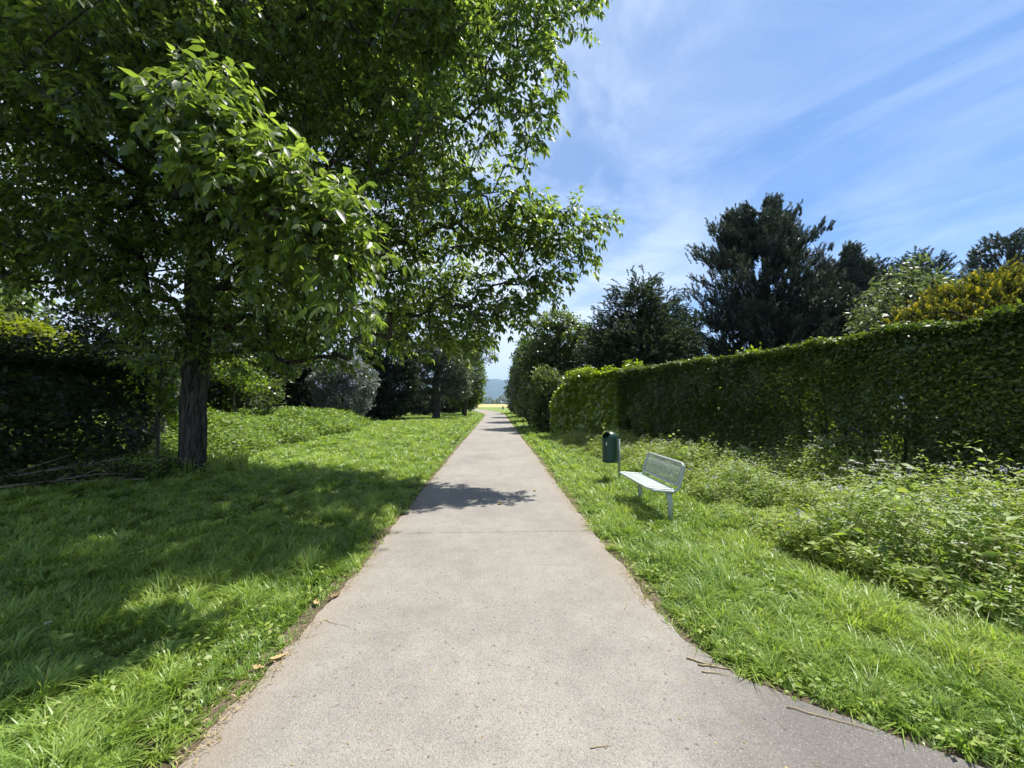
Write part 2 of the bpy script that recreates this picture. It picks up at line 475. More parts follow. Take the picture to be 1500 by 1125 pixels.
# ------------------------------------------------------------------ ground, path
LE = np.array([[-1.38, -6], [-1.36, 1.83], [-1.33, 2.6], [-1.30, 3.4], [-1.28, 4.8], [-1.31, 10.2], [-1.29, 18], [-1.25, 28.5], [-1.2, 52], [-2.6, 66], [-5.0, 85], [-9.5, 106], [-18, 135]])
RE = np.array([[3.6, -6], [2.9, 0.9], [2.12, 1.68], [1.86, 1.88], [1.60, 2.06], [1.41, 2.27], [1.28, 2.64], [1.23, 3.4], [1.21, 4.8], [1.24, 10.1], [1.22, 18], [1.28, 28.5], [1.35, 52], [0.5, 66], [-1.9, 85], [-6.2, 106], [-14.5, 135]])


def ledge(y):
    return np.interp(y, LE[:, 1], LE[:, 0]) + 0.022 * vnoise(y * 1.7, y * 0, 3) + 0.018 * vnoise(y * 7.3, y * 0, 4) + 0.012 * vnoise(y * 19, y * 0, 14)


def redge(y):
    return np.interp(y, RE[:, 1], RE[:, 0]) + 0.022 * vnoise(y * 1.9, y * 0, 5) + 0.018 * vnoise(y * 7.1, y * 0, 6) + 0.012 * vnoise(y * 18, y * 0, 16)


def sheet(name, ys, lo, hi, z, mat, nx=6):
    s = np.linspace(0, 1, nx)
    X = lo[:, None] * (1 - s) + hi[:, None] * s
    Y = np.repeat(ys[:, None], nx, 1)
    V = np.stack([X, Y, np.full_like(X, z)], -1).reshape(-1, 3)
    i = np.arange(len(ys) - 1)[:, None] * nx + np.arange(nx - 1)[None]
    Q = np.stack([i, i + 1, i + nx + 1, i + nx], -1).reshape(-1, 4)
    return mesh_obj(name, V, Q, mat)


S = 9000.0
o = mesh_obj('ground', np.array([[-S, -S, 0], [S, -S, 0], [S, S, 0], [-S, S, 0]]), np.array([[0, 1, 2, 3]]), M['soil'])
tag(o, kind='structure')
ys = np.concatenate([np.arange(-6, 30, 0.03), np.arange(30, 136, 0.5)])
tag(sheet('soil_strip', ys, ledge(ys) - 0.12 - 0.07 * np.abs(vnoise(ys * 1.4, ys * 0, 8)), redge(ys) + 0.12 + 0.10 * np.abs(vnoise(ys * 1.1, ys * 0, 9)), 0.006, M['dry_soil']), kind='structure')
tag(sheet('path', ys, ledge(ys), redge(ys), 0.016, M['asphalt'], 10), kind='structure')
yf = np.array([135., 430.])
tag(sheet('wheat_field', yf, np.array([-120., -300.]), np.array([90., 300.]), 0.06, M['wheat']), kind='structure')
tag(sheet('meadow', np.array([60., 140.]), np.array([-60., -140.]), np.array([60., 140.]), 0.003, M['meadow']), kind='structure')

# mountain ridge far beyond
nx, ny = 120, 14
gx = np.linspace(-7000, 7000, nx); gy = np.linspace(4200, 7200, ny)
X, Y = np.meshgrid(gx, gy)
prof = np.sin(np.linspace(0, np.pi, ny))[:, None]
H = prof * (270 + 120 * vnoise(X / 1300, Y / 1300, 11) + 45 * vnoise(X / 420, Y / 420, 12) + 16 * vnoise(X / 140, Y / 140, 13))
i = np.arange(ny - 1)[:, None] * nx + np.arange(nx - 1)[None]
tag(mesh_obj('mountain', np.stack([X, Y, H - 1], -1).reshape(-1, 3), np.stack([i, i + 1, i + nx + 1, i + nx], -1).reshape(-1, 4), M['forest'], smooth=True), kind='structure')


# ------------------------------------------------------------------ tree builder
def lobe_points(lobes, n, dmin, rng, shell=0.5):
    """points in a union of ellipsoids (cx,cy,cz,rx,ry,rz), kept apart by dmin, denser near the outside"""
    L = np.array(lobes, float)
    vol = (L[:, 3] * L[:, 4] * L[:, 5]) ** 0.85
    k = rng.choice(len(L), size=n * 4, p=vol / vol.sum())
    r = rng.random(n * 4) ** (1 / 3 * shell + 0.02)
    p = L[k, :3] + rand_dir(n * 4, rng) * r[:, None] * L[k, 3:]
    keep, cell = [], {}
    for q in p:
        c = tuple((q // dmin).astype(int))
        ok = True
        for a in (-1, 0, 1):
            for b in (-1, 0, 1):
                for d in (-1, 0, 1):
                    for e in cell.get((c[0] + a, c[1] + b, c[2] + d), ()):
                        if (e[0] - q[0]) ** 2 + (e[1] - q[1]) ** 2 + (e[2] - q[2]) ** 2 < dmin * dmin:
                            ok = False
                            break
                    if not ok: break
                if not ok: break
            if not ok: break
        if ok:
            keep.append(q); cell.setdefault(c, []).append(q)
            if len(keep) >= n:
                break
    return np.array(keep)


def skeleton(trunk, targets, step, first, rng, jit=0.1, vpen=0.35):
    """branches reaching every target: nodes, parents, end node of each target"""
    n0 = len(trunk)
    mx = n0 + int(len(targets) * 14) + 50
    P = np.zeros((mx, 3)); par = np.full(mx, -1, int)
    P[:n0] = trunk; par[1:n0] = np.arange(n0 - 1)
    n = n0
    d0 = np.min(np.linalg.norm(targets[:, None] - trunk[None, first:], axis=2), axis=1)
    ends = []
    for t in targets[np.argsort(d0)]:
        dv = P[first:n] - t
        cost = np.sqrt((dv ** 2).sum(1)) + vpen * np.maximum(0, dv[:, 2])
        i = first + int(np.argmin(cost))
        a = P[i]
        dist = np.linalg.norm(t - a)
        k = max(1, int(dist / step))
        k = min(k, mx - n)
        if k <= 0:
            break
        pr = i
        for q in range(1, k + 1):
            f = q / k
            p = a + (t - a) * f
            if q < k:
                p = p + rng.normal(size=3) * jit * step + np.array([0, 0, 0.10 * dist * f * (1 - f)])
            P[n] = p; par[n] = pr; pr = n; n += 1
        ends.append(n - 1)
    return P[:n], par[:n], np.array(ends)


def radii(par, ends, r0, R0):
    n = len(par)
    c = np.zeros(n); c[ends] += 1
    for i in range(n - 1, 0, -1):
        c[par[i]] += c[i]
    c = np.maximum(c, 1)
    p = math.log(R0 / r0) / math.log(max(c[0], 2))
    return r0 * c ** p


def wood_mesh(P, par, rad, n_trunk, sides=6, bark_amp=0.0, flare=0.35):
    """tapered trunk as one tube with root flare, limbs as frustums sharing their joints"""
    tp = P[:n_trunk]
    # resample the trunk finely
    s = np.linspace(0, n_trunk - 1, max(24, n_trunk * 6))
    pts = np.stack([np.interp(s, np.arange(n_trunk), tp[:, k]) for k in range(3)], 1)
    rr = np.interp(s, np.arange(n_trunk), rad[:n_trunk])
    hgt = pts[:, 2] - pts[0, 2]
    rr = rr * (1 + flare * np.exp(-hgt / 0.22))
    ns = 40 if bark_amp else 10
    V, T = poly_tube(pts, rr, ns)
    if bark_amp:
        k = np.arange(len(pts) * ns)
        th = (k % ns) / ns * 2 * np.pi
        zz = hgt[k // ns]
        furrow = vnoise(th * 6.5 + 0.5 * vnoise(zz * 2, th * 0, 21), zz * 1.7, 22) + 0.5 * vnoise(th * 13, zz * 4, 23)
        lobe = np.cos(th * 5 + 1) * np.exp(-zz / 0.3) * 0.5
        ax = pts[k // ns]
        V[:len(k)] += unit(V[:len(k)] - ax) * (furrow * bark_amp + lobe * bark_amp * 3)[:, None]
    parts = [(V, T)]
    e = np.arange(n_trunk, len(P))
    if len(e):
        parts.append(tubes(P[par[e]], P[e], np.minimum(rad[par[e]], rad[e] * 1.35), rad[e], sides))
    return joinVT(parts)


def rosette(ends_p, ends_d, per, reach, rng, up=0.15):
    """leaf bases and directions round the last stretch of each twig"""
    N = len(ends_p)
    u = np.tile(np.linspace(0, 1, per), N) + rng.normal(size=N * per) * 0.06
    b = np.repeat(ends_p, per, 0); d = np.repeat(ends_d, per, 0)
    r = rand_dir(N * per, rng)
    r = unit(r - d * (r * d).sum(1, keepdims=True))
    pos = b - d * (u * reach)[:, None]
    ld = unit(d * (0.75 - 0.45 * u)[:, None] + r * 0.85 + np.array([0, 0, up]))
    return pos, ld


def broad_tree(name, label, cat, loc, trunk, R0, lobes, n, dmin, leaf, per, mat, bark, seed, reach=0.5, shell=0.5, first=2, step=0.6,
               tmpl=T_LO, droop=0.35, aspect=0.55, group=None, spread=0.25):
    rng = np.random.default_rng(seed)
    root = tag(empty(name, loc), label, cat, group)
    L = np.array(loc)
    trunk = np.array(trunk, float); lobes = np.array(lobes, float)
    tg = lobe_points(lobes, n, dmin, rng, shell)
    P, par, ends = skeleton(trunk, tg, step, first, rng)
    rad = radii(par, ends, 0.008 * max(1, leaf / 0.12), R0)
    V, T = wood_mesh(P, par, rad, len(trunk), 5)
    mesh_obj('trunk', V, T, bark, root, smooth=True)
    d = unit(P[ends] - P[par[ends]])
    per = int(per * 1.8); leaf = leaf * 1.3
    pos, ld = rosette(P[ends], d, per, reach, rng)
    pos = pos + rng.normal(size=pos.shape) * spread * reach
    ld = unit(ld + np.array([0, 0, -droop]) + rng.normal(size=ld.shape) * 0.25)
    nr = unit(np.array([0, 0, 1.0]) + rng.normal(size=ld.shape) * 0.55)
    Ls = leaf * rng.uniform(0.65, 1.25, len(pos))
    V, T, r = leaf_batch(pos, ld, nr, Ls, Ls * aspect, tmpl, rng)
    mesh_obj('crown', V, T, mat, root, rnd=r)
    return root


# ------------------------------------------------------------------ the walnut on the left
def walnut():
    rng = np.random.default_rng(11)
    base = np.array([-6.82, 9.08, 0.0])
    root = tag(empty('walnut_tree', tuple(base)), 'big spreading walnut tree with a furrowed thick trunk whose leafy branches hang over the path', 'tree')
    trunk = np.array([[0, 0, -0.1], [0.01, 0, 0.7], [-0.02, 0, 1.5], [0.03, -.02, 2.4], [0.08, -.05, 3.2], [0.12, -.2, 4.2], [0.25, -.35, 5.4], [0.45, -.5, 6.8], [0.6, -.6, 8.4], [0.8, -.7, 10.2]])
    lob = [(-5.6, 8.7, 8.2, 5.0, 3.4, 4.2), (-0.95, 6.6, 7.5, 2.2, 1.6, 2.7), (-9.8, 8.2, 7.3, 3.6, 3.2, 2.9), (-11.5, 8.2, 5.4, 2.2, 2.2, 1.1),
           (-4.2, 9.0, 4.5, 3.6, 2.0, 1.5), (-1.3, 8.4, 4.9, 1.9, 1.2, 1.3), (-6.8, 7.8, 4.6, 2.4, 1.6, 1.3),
           (-5.2, 5.5, 7.3, 2.2, 1.6, 2.0), (-3.0, 9.2, 3.2, 1.6, 1.2, .8), (-8.3, 7.5, 4.4, 2.0, 1.6, .9), (-2.0, 8.9, 3.9, 1.3, .9, .8), (-7.0, 8.7, 3.0, 1.3, .8, .6), (-5.2, 8.8, 2.9, 1.3, .9, .6), (-6.6, 8.3, 2.9, .9, .45, .5)]
    tg = [lobe_points(lob, 3300, 0.28, rng, 0.72), lobe_points([(-5.0, 9.2, 11.2, 5.2, 3.8, 2.3), (1.0, 6.9, 9.7, 1.4, .8, 1.3), (-1.8, 7.8, 10.4, 2.2, 1.2, 1.4)], 1150, 0.30, rng, 0.7), lobe_points([(-1.2, 5.5, 7.7, 1.7, .36, .9)], 110, 0.26, rng, 0.8)]  # unseen upper crown lobes, added to shade the inner crown and the lawn
    # low limb reaching out over the path
    tg.append(lobe_points([(0.2, 7.8, 5.3, 1.2, .7, .7), (1.3, 7.9, 5.35, .8, .5, .5), (2.1, 7.9, 5.3, .55, .4, .3), (1.5, 7.9, 4.7, .6, .4, .4), (1.0, 7.9, 4.2, .6, .4, .4),
                           (0.2, 7.9, 3.6, .7, .6, .5), (-0.7, 8.1, 3.2, .8, .7, .5)], 165, 0.25, rng, 0.8))
    # the near branch hanging in front of the camera
    near = lobe_points([(-2.72, 3.6, 4.35, .36, .30, .40), (-2.40, 3.48, 3.85, .46, .38, .42), (-1.85, 3.44, 3.48, .52, .40, .36), (-1.38, 3.39, 3.08, .36, .32, .42), (-1.27, 3.35, 2.60, .22, .22, .34),
                        (-2.1, 3.8, 3.02, .36, .34, .30)], 125, 0.165, rng, 0.8)
    n_near = len(near)
    tg.append(near)
    body = np.concatenate(tg[:3])
    gap = .6 * vnoise(body[:, 0] * .9 + body[:, 1] * .5, body[:, 2] * .9, 301) + .5 * vnoise(body[:, 0] * 1.7, body[:, 2] * 1.7 + body[:, 1], 302)
    body = body[(gap > -.42) | (body[:, 2] > 9.5)]
    tg = np.concatenate([body] + tg[3:])
    # stepping stones so that limbs run out towards the far ends
    stones = np.array([[-5.6, 8.0, 5.0], [-4.6, 6.6, 5.3], [-3.9, 5.2, 5.6], [-3.4, 4.2, 5.1], [-4.6, 8.9, 4.4], [-2.8, 8.3, 5.0], [-1.2, 7.9, 5.3], [0.0, 7.7, 5.3],
                       [-8.6, 8.9, 4.3], [-10.0, 8.6, 4.9], [-5.2, 8.4, 6.6], [-3.6, 7.9, 7.4], [-2.2, 7.5, 8.0]])
    allt = np.concatenate([stones, tg]) - base
    P, par, ends = skeleton(trunk, allt, 0.40, 4, rng, 0.07, 0.25)
    rad = radii(par, ends, 0.006, 0.24)
    V, T = wood_mesh(P, par, rad, len(trunk), 7, bark_amp=0.028)
    mesh_obj('trunk', V, T, M['bark'], root, smooth=True)
    d = unit(P[ends] - P[par[ends]])
    # compound leaves round each shoot, seven leaflets on each
    close = np.linalg.norm(P[ends] + base - np.array([0, 0, 1.6]), axis=1) < 5.6
    pA, lA = rosette(P[ends][~close], d[~close], 8, 0.40, rng, 0.25)
    pB, lB = rosette(P[ends][close], d[close], 6, 0.30, rng, 0.25)
    pos, ld = np.concatenate([pA, pB]), np.concatenate([lA, lB])
    N = len(pos)
    rl = rng.uniform(0.20, 0.36, N) * np.where(np.linalg.norm(pos + base - np.array([0, 0, 1.6]), axis=1) < 5, .85, 1)
    parts = []
    camd = np.linalg.norm(pos + base - np.array([0, 0, 1.6]), axis=1)
    dn = np.array([0, 0, -1.0])
    side = unit(np.cross(ld, np.array([0, 0, 1.0])) + 1e-6)
    for s, sg in ((.45, 1), (.45, -1), (.72, 1), (.72, -1), (.95, 1), (.95, -1), (1.0, 0)):
        p = pos + ld * (rl * s)[:, None] + dn * (0.32 * rl * s * s)[:, None]
        tang = unit(ld + dn * (0.64 * s))
        dd = unit(tang * (0.55 if sg else 1) + side * (0.85 * sg) + dn * rng.uniform(.1, 1.1, N)[:, None] + rng.normal(size=(N, 3)) * .2)
        nr = unit(np.array([0, 0, 1.0]) + rng.normal(size=(N, 3)) * 0.5 + side * sg * .25)
        L = rng.uniform(0.078, 0.165, N) * (0.8 + 0.35 * s) * np.where(camd < 5.0, 0.86, 1.0)
        for msk, tm in ((camd < 5.5, T_HI), (camd >= 5.5, T_MID)):
            if msk.any():
                parts.append(leaf_batch(p[msk], dd[msk], nr[msk], L[msk], L[msk] * .42, tm, rng))
    mk = camd < 5.5
    parts.append(leaf_batch(pos[mk], unit(ld[mk] + dn * .16), np.cross(ld[mk], side[mk]), rl[mk], 0.006, T_NEEDLE, rng))
    V, T, r = join(parts)
    mesh_obj('crown', V, T, M['walnut'], root, rnd=r)


walnut()


# ------------------------------------------------------------------ hedges
def hedge(name, label, A, B, width, h0, h1, dens, leaf, mat, seed, bottom=0.0, rounded=0.0, side_back=1.0, tmpl_near=T_MID, group=None, tip=0.0, hole=0.3, bow=0.10):
    """clipped hedge from A to B (front face base line), body on the side away from the path"""
    rng = np.random.default_rng(seed)
    A = np.array([*A, 0.0]); B = np.array([*B, 0.0])
    root = tag(empty(name, tuple(A)), label, 'hedge', group)
    ax = unit(B - A); Ln = np.linalg.norm(B - A)
    out = np.array([-ax[1], ax[0], 0]) * (1 if side_back > 0 else -1)    # towards the path
    nf = int(dens * Ln * (h0 + h1) / 2)
    nt = int(dens * Ln * width * (2.0 if tip < .15 else 2.2))
    nb = int(nf * 0.25)

    def height(s):
        f = s / Ln
        h = h0 * (1 - f) + h1 * f + 0.05 * vnoise(s * 1.3, s * 0, seed) + 0.04 * vnoise(s * 4, s * 0, seed + 1)
        if rounded:
            h = h - rounded * np.maximum(0, 1 - (Ln - s) / 1.1) ** 2
        return h
    parts = []
    # front and back faces
    for n, face in ((nf, 0), (nb, 1)):
        s = rng.random(n) * Ln
        h = height(s)
        z = bottom + (h - bottom) * rng.random(n) ** 0.80
        bulge = bow * vnoise(s * 0.9, z * 1.1, seed + 2) + 0.07 * vnoise(s * 3.1, z * 3.1, seed + 3)
        dep = np.clip(rng.exponential(0.13, n), 0, width * .5)
        thin = vnoise(s * 1.6, z * 1.8, seed + 5) < (-1 + hole * 1.6 * np.clip(1.4 - z / h * 1.3, 0.1, 1))
        dep = np.where(thin, dep + 0.25, dep)
        keepm = ~(thin & (rng.random(n) < 0.7))
        tt = np.clip(1 - (h - z) / .42, 0, 1)                                      # clipped shoulder, with loose shoots
        bulge = bulge - .34 * tt ** 2 + .14 * tt * rng.random(n) ** 2
        nup = 0.75 + 1.1 * tt
        y = (bulge - dep) if face == 0 else (-width - bulge + dep)
        p = A + ax * s[:, None] + out * y[:, None]
        p[:, 2] = z
        nrm = unit((out if face == 0 else -out) * 0.8 + np.array([0, 0, 1.0]) * nup[:, None] + rng.normal(size=(n, 3)) * 0.5)
        d = unit(ax * rng.normal(size=(n, 1)) + (out if face == 0 else -out) * rng.uniform(0.1, .9, (n, 1)) + np.array([0, 0, -.45]) + rng.normal(size=(n, 3)) * .2)
        cd = np.linalg.norm(p - np.array([0, 0, 1.6]), axis=1)
        L = leaf * rng.uniform(.6, 1.25, n) * np.clip(cd / 9, 1, 1.6)
        kp = keepm & (rng.random(n) < np.clip(9 / cd, 0.45, 1))
        for m_, tm in ((kp & (cd < 12), tmpl_near), (kp & (cd >= 12), T_LO)):
            if m_.any():
                parts.append(leaf_batch(p[m_], d[m_], nrm[m_], L[m_], L[m_] * .6, tm, rng))
    # top, with young shoots standing proud
    s = rng.random(nt) * Ln; h = height(s)
    y = -rng.random(nt) * width
    z = h - np.clip(rng.exponential(.08, nt), 0, .5) + tip * rng.random(nt) ** 3 * (vnoise(s * 2.5, y * 2.5, seed + 8) > 0)
    p = A + ax * s[:, None] + out * (y + .06)[:, None]; p[:, 2] = z
    nrm = unit(np.array([0, 0, 1.0]) + rng.normal(size=(nt, 3)) * .9)
    d = unit(rng.normal(size=(nt, 3)) * np.array([1, 1, .4]) + np.array([0, 0, .15]))
    L = leaf * rng.uniform(.6, 1.2, nt)
    parts.append(leaf_batch(p, d, nrm, L, L * .6, tmpl_near if tmpl_near is not T_HI else T_MID, rng))
    # end cap beside the path end
    ne = int(dens * width * h1 * 1.0)
    z = bottom + (height(np.full(ne, Ln)) - bottom) * rng.random(ne)
    y = -rng.random(ne) * width
    p = A + ax * (Ln + 0.08 * vnoise(y * 3, z * 3, seed + 4) - np.clip(rng.exponential(.12, ne), 0, .5))[:, None] + out * y[:, None]
    p[:, 2] = z
    nrm = unit(ax * .8 + np.array([0, 0, .7]) + rng.normal(size=(ne, 3)) * .5)
    d = unit(rng.normal(size=(ne, 3)) + ax * .4 + np.array([0, 0, -.4]))
    L = leaf * rng.uniform(.6, 1.2, ne)
    parts.append(leaf_batch(p, d, nrm, L, L * .6, T_LO, rng))
    V, T, r = join(parts)
    mesh_obj('foliage', V - A, T, mat, root, rnd=r)
    # stems and inner twigs
    ns = int(Ln / 0.35)
    s = (np.arange(ns) + .5) / ns * Ln + rng.normal(size=ns) * .06
    b = A + ax * s[:, None] - out * (width * .5 + rng.normal(size=ns)[:, None] * .08)
    t = b + rng.normal(size=(ns, 3)) * .12; t[:, 2] = height(s) * .85
    m1 = (b + t) / 2 + rng.normal(size=(ns, 3)) * .06
    tw = [tubes(b, m1, .035, .025, 5), tubes(m1, t, .025, .008, 5)]
    nb2 = ns * 16
    k = rng.integers(0, ns, nb2); f = rng.random(nb2)
    q = b[k] + (t[k] - b[k]) * f[:, None]
    e = q + unit(rng.normal(size=(nb2, 3)) + np.array([0, 0, .5])) * (width * .45)
    e[:, 2] = np.clip(e[:, 2], .05, None)
    tw.append(tubes(q, e, .008, .003, 4))
    V, T = joinVT(tw)
    mesh_obj('stem', V - A, T, M['bark2'], root)
    return root


hedge('hornbeam_hedge', 'tall dark green hornbeam hedge clipped flat, the long one behind the bench', (7.95, -0.9), (4.15, 12.9), 1.1, 2.78, 2.66, 3300, 0.066, M['hornbeam'], 31, hole=0.40, tip=.09, bow=.16)
hedge('laurel_hedge', 'bright yellow-green leafy hedge section just past the litter bin', (4.15, 12.95), (3.05, 16.6), 1.2, 2.75, 2.62, 1400, 0.12, M['laurel'], 32, hole=0.15, tip=.38)
hedge('laurel_hedge', 'low rounded green bush closing the far end of the long hedge', (3.02, 16.65), (2.62, 18.0), 1.4, 2.3, 2.15, 1400, 0.12, M['laurel'], 33, rounded=.7, hole=0.1, tip=.15)
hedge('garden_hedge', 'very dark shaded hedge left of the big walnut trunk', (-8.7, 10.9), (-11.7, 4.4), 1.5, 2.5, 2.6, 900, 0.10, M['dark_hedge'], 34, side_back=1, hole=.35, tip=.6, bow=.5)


# ------------------------------------------------------------------ conifers
def conifer(name, label, loc, trunk, R0, lobes, n, dmin, mat, seed, shoot, nneedle, nlen, nwid, upturn, droop=0.0, per=3, group=None, shell=0.5, step=0.6, spread=0.4, tipped=False):
    """twigs carry brushes of needles: foxtails turned up (pine) or hanging sprays (yew)"""
    rng = np.random.default_rng(seed)
    root = tag(empty(name, loc), label, 'tree', group)
    trunk = np.array(trunk, float)
    tg = lobe_points(lobes, n, dmin, rng, shell) if n else np.asarray(lobes)
    per, nneedle, nwid, nlen = per * 2, int(nneedle * 1.25), nwid * 1.5, nlen * 1.15
    P, par, ends = skeleton(trunk, tg, step, 2, rng, .08, 0.1)
    rad = radii(par, ends, 0.02, R0)
    V, T = wood_mesh(P, par, rad, len(trunk), 5)
    mesh_obj('trunk', V, T, M['bark2'], root, smooth=True)
    axis = trunk[:, :2].mean(0)
    e = np.repeat(P[ends], per, 0)
    outw = e - np.array([*axis, 0]); outw[:, 2] = 0
    d = unit(unit(outw) * rng.uniform(.3, 1.0, (len(e), 1)) + np.array([0, 0, 1.0]) * upturn + rng.normal(size=e.shape) * .35)
    e = e + np.clip(rng.normal(size=e.shape), -1.6, 1.6) * spread
    sl = shoot * rng.uniform(.6, 1.3, len(e))
    u = np.tile(rng.random(nneedle), len(e)) * 1.0
    u = rng.random(len(e) * nneedle)
    b = np.repeat(e, nneedle, 0); dd = np.repeat(d, nneedle, 0); sl = np.repeat(sl, nneedle)
    r = rand_dir(len(b), rng)
    r = unit(r - dd * (r * dd).sum(1, keepdims=True))
    p = b + dd * ((u - .45) * sl)[:, None] - np.array([0, 0, 1.0]) * (droop * u * u * sl)[:, None]
    nd = unit(dd * 0.7 + r * 0.75 * (1.15 - 0.6 * u)[:, None] - np.array([0, 0, 1.0]) * (droop * u)[:, None])
    nl = nlen * rng.uniform(.7, 1.2, len(b))
    V, T, rr = leaf_batch(p, nd, rand_dir(len(b), rng), nl, nwid, T_NEEDLE, rng)
    # twigs of one shoot share their tint
    if tipped:                                   # tip tint: young growth on gold and yew, sunlit highlights painted into pine needles
        rr = np.clip(u ** tipped * .85 + rng.normal(size=len(b)) * .12 + np.repeat(rng.normal(size=len(e)) * .16, nneedle), 0, 1)
    else:
        rr = np.clip(np.repeat(rng.random(len(e)), nneedle) * .75 + rng.random(len(b)) * .25, 0, 1)
    mesh_obj('crown', V, T, mat, root, rnd=rr)
    return root


def whorls(z0, z1, prof, rng, dz=.5, arms=5, rise=.28, inner=.3, sp=.42, squash=.8):
    """foliage points along layered, upswept branches; prof(height fraction, azimuth) gives the reach"""
    out = []
    z = z0
    while z < z1:
        f = (z - z0) / (z1 - z0)
        a0 = rng.random() * 6.28
        for k in range(arms):
            a = a0 + k * 6.28 / arms + rng.normal() * .25
            r = prof(f, a) * rng.uniform(.62, 1.12)
            m = max(1, int(r * (1 - inner) / sp))
            for q in np.linspace(inner, 1, m + 1):
                for side in ((0,) if q < .5 else (-1, 1)):
                    b = a + side * .16 * rng.uniform(.4, 1.2)
                    out.append([math.cos(b) * r * q, math.sin(b) * r * q * squash, z + rise * r * q * q + rng.normal() * .09 - .15 * (1 - f) * r * q])
        z += dz * rng.uniform(.8, 1.2)
    return np.array(out)


def straight(h, lean=(0, 0), n=7):
    return [[lean[0] * f, lean[1] * f, h * f] for f in np.linspace(0, 1, n)]


rp = np.random.default_rng(410)
def pine_a(f, a):
    side = 1.0 + .12 * math.cos(a + math.pi)
    return np.interp(f, [0, .25, .5, .72, .86, 1], [4.4, 4.6, 4.5, 3.9, 3.2, 1.5]) * side
pa = np.concatenate([whorls(1.6, 12.4, pine_a, rp, .55, 5, sp=.5), whorls(1.2, 8.4, lambda f, a: 3.9 - 1.0 * f, rp, .8, 6, inner=.15, sp=.5)])
for lx, ly, lz, lr in ((.55, 0, 11.6, .9), (-.9, .2, 11.2, .9), (-2.1, -.1, 10.6, .8), (1.5, .1, 10.8, .7)):       # several leaders make the ragged top
    pa = np.concatenate([pa, whorls(lz - .6, lz + 2.3, lambda f, a: lr * (1 - .75 * f), rp, .34, 4) + [lx, ly, 0]])
conifer('pine_tree', 'tallest dark blue-green pine standing behind the clipped hornbeam hedge', (16.5, 22.5, 0), straight(13.2), .30, pa, 0, 0,
        M['pine'], 41, 0.68, 40, 0.125, 0.028, 1.35, 0.0, 3, spread=.15, tipped=True)
pb = whorls(1.4, 8.6, lambda f, a: np.interp(f, [0, .5, .8, 1], [3.6, 3.4, 2.7, 1.4]) * (1 + .2 * math.cos(a)), rp, .52, 5)
for lx, lz, lr in ((.2, 8.4, .8), (1.9, 9.5, .85), (2.9, 8.6, .8), (-.8, 7.6, .7), (1.3, 8.6, .8)):
    pb = np.concatenate([pb, whorls(lz - .8, lz + 1.7, lambda f, a: lr * (1 - .7 * f), rp, .36, 4) + [lx, 0, 0]])
conifer('pine_tree', 'shorter leaning dark pine at the right shoulder of the tallest pine', (20.5, 23.0, 0), straight(9.6, (1.2, 0)), .22, pb, 0, 0,
        M['pine'], 42, 0.68, 40, 0.125, 0.028, 1.2, 0.0, 3, spread=.15, tipped=True)
conifer('pine_tree', 'dark pine top showing at the right edge above the golden conifer', (36.0, 25.0, 0), straight(13.0), .28,
        [(0, 0, 11.6, 2.0, 2.0, 1.8), (0, 0, 8.6, 3.4, 3.0, 2.4), (-2.4, 0, 9.2, 1.4, 1.4, 1.0), (0, 0, 5.4, 3.6, 3.0, 2.0)],
        560, 0.52, M['pine'], 43, 0.55, 30, 0.16, 0.030, 1.1, 0.0, 4, spread=.22, tipped=True)
conifer('spruce_tree', 'dark conifer behind the pale leafy tree, between pines and golden conifer', (29.5, 25.0, 0), straight(11.6), .25,
        [(0, 0, 10.6, 1.3, 1.3, 1.4), (-1.6, 0, 9.0, 2.2, 2.0, 1.7), (1.8, 0, 8.8, 2.2, 2.0, 1.5), (0, 0, 6.2, 4.0, 3.0, 2.2)],
        560, 0.5, M['pine'], 44, 0.50, 30, 0.15, 0.030, 0.7, 0.15, 4, spread=.25, tipped=True)
conifer('spruce_tree', 'narrow dark conifer top between the leaning pine and the pale leafy tree', (25.6, 24.5, 0), straight(10.6), .2,
        [(0, 0, 10.0, .9, .9, 1.4), (-.5, 0, 8.4, 1.5, 1.3, 1.4), (.9, 0, 7.6, 1.7, 1.5, 1.4), (0, 0, 5.2, 3.0, 2.2, 2.2)],
        480, 0.48, M['pine'], 48, 0.50, 30, 0.14, 0.030, 0.8, 0.1, 4, spread=.22, tipped=True)
conifer('yew_tree', 'broad feathery grey-green yew with drooping tips, left of the tallest pine', (7.9, 20.5, 0), straight(6.6), .22,
        [(-0.2, 0, 7.0, .62, .6, 1.75), (0.75, .2, 6.9, .6, .6, 1.75), (-1.25, 0, 6.2, .62, .6, 1.8), (1.75, 0, 6.1, .62, .6, 1.6), (2.65, .2, 5.3, .62, .6, 1.6), (-2.1, .2, 5.3, .6, .6, 1.7), (0.2, -.8, 6.2, .7, .6, 1.8),
         (0, 0, 4.4, 3.1, 2.2, 1.8), (0, 0, 2.4, 3.5, 2.4, 1.9)],
        1000, 0.38, M['yew'], 45, 0.9, 50, 0.085, 0.022, 1.25, 0.45, 5, spread=.22, shell=.6, tipped=True)
conifer('golden_conifer', 'bushy golden-yellow conifer rising over the right end of the hedge', (16.5, 11.9, 0), straight(4.6), .16,
        [(-0.6, 0, 4.6, 1.3, 1.2, 1.0), (1.0, 0, 5.0, 1.5, 1.2, 1.1), (-2.0, 0, 3.9, 1.2, 1.1, .9), (2.6, 0, 4.6, 1.6, 1.3, 1.2), (0, 0, 2.8, 3.2, 1.8, 1.8), (-3.0, 0, 2.9, 1.0, 1.0, .9)],
        760, 0.34, M['gold'], 46, 0.42, 34, 0.07, 0.022, 1.3, 0.0, 5, spread=.13, shell=.45, tipped=1.35)

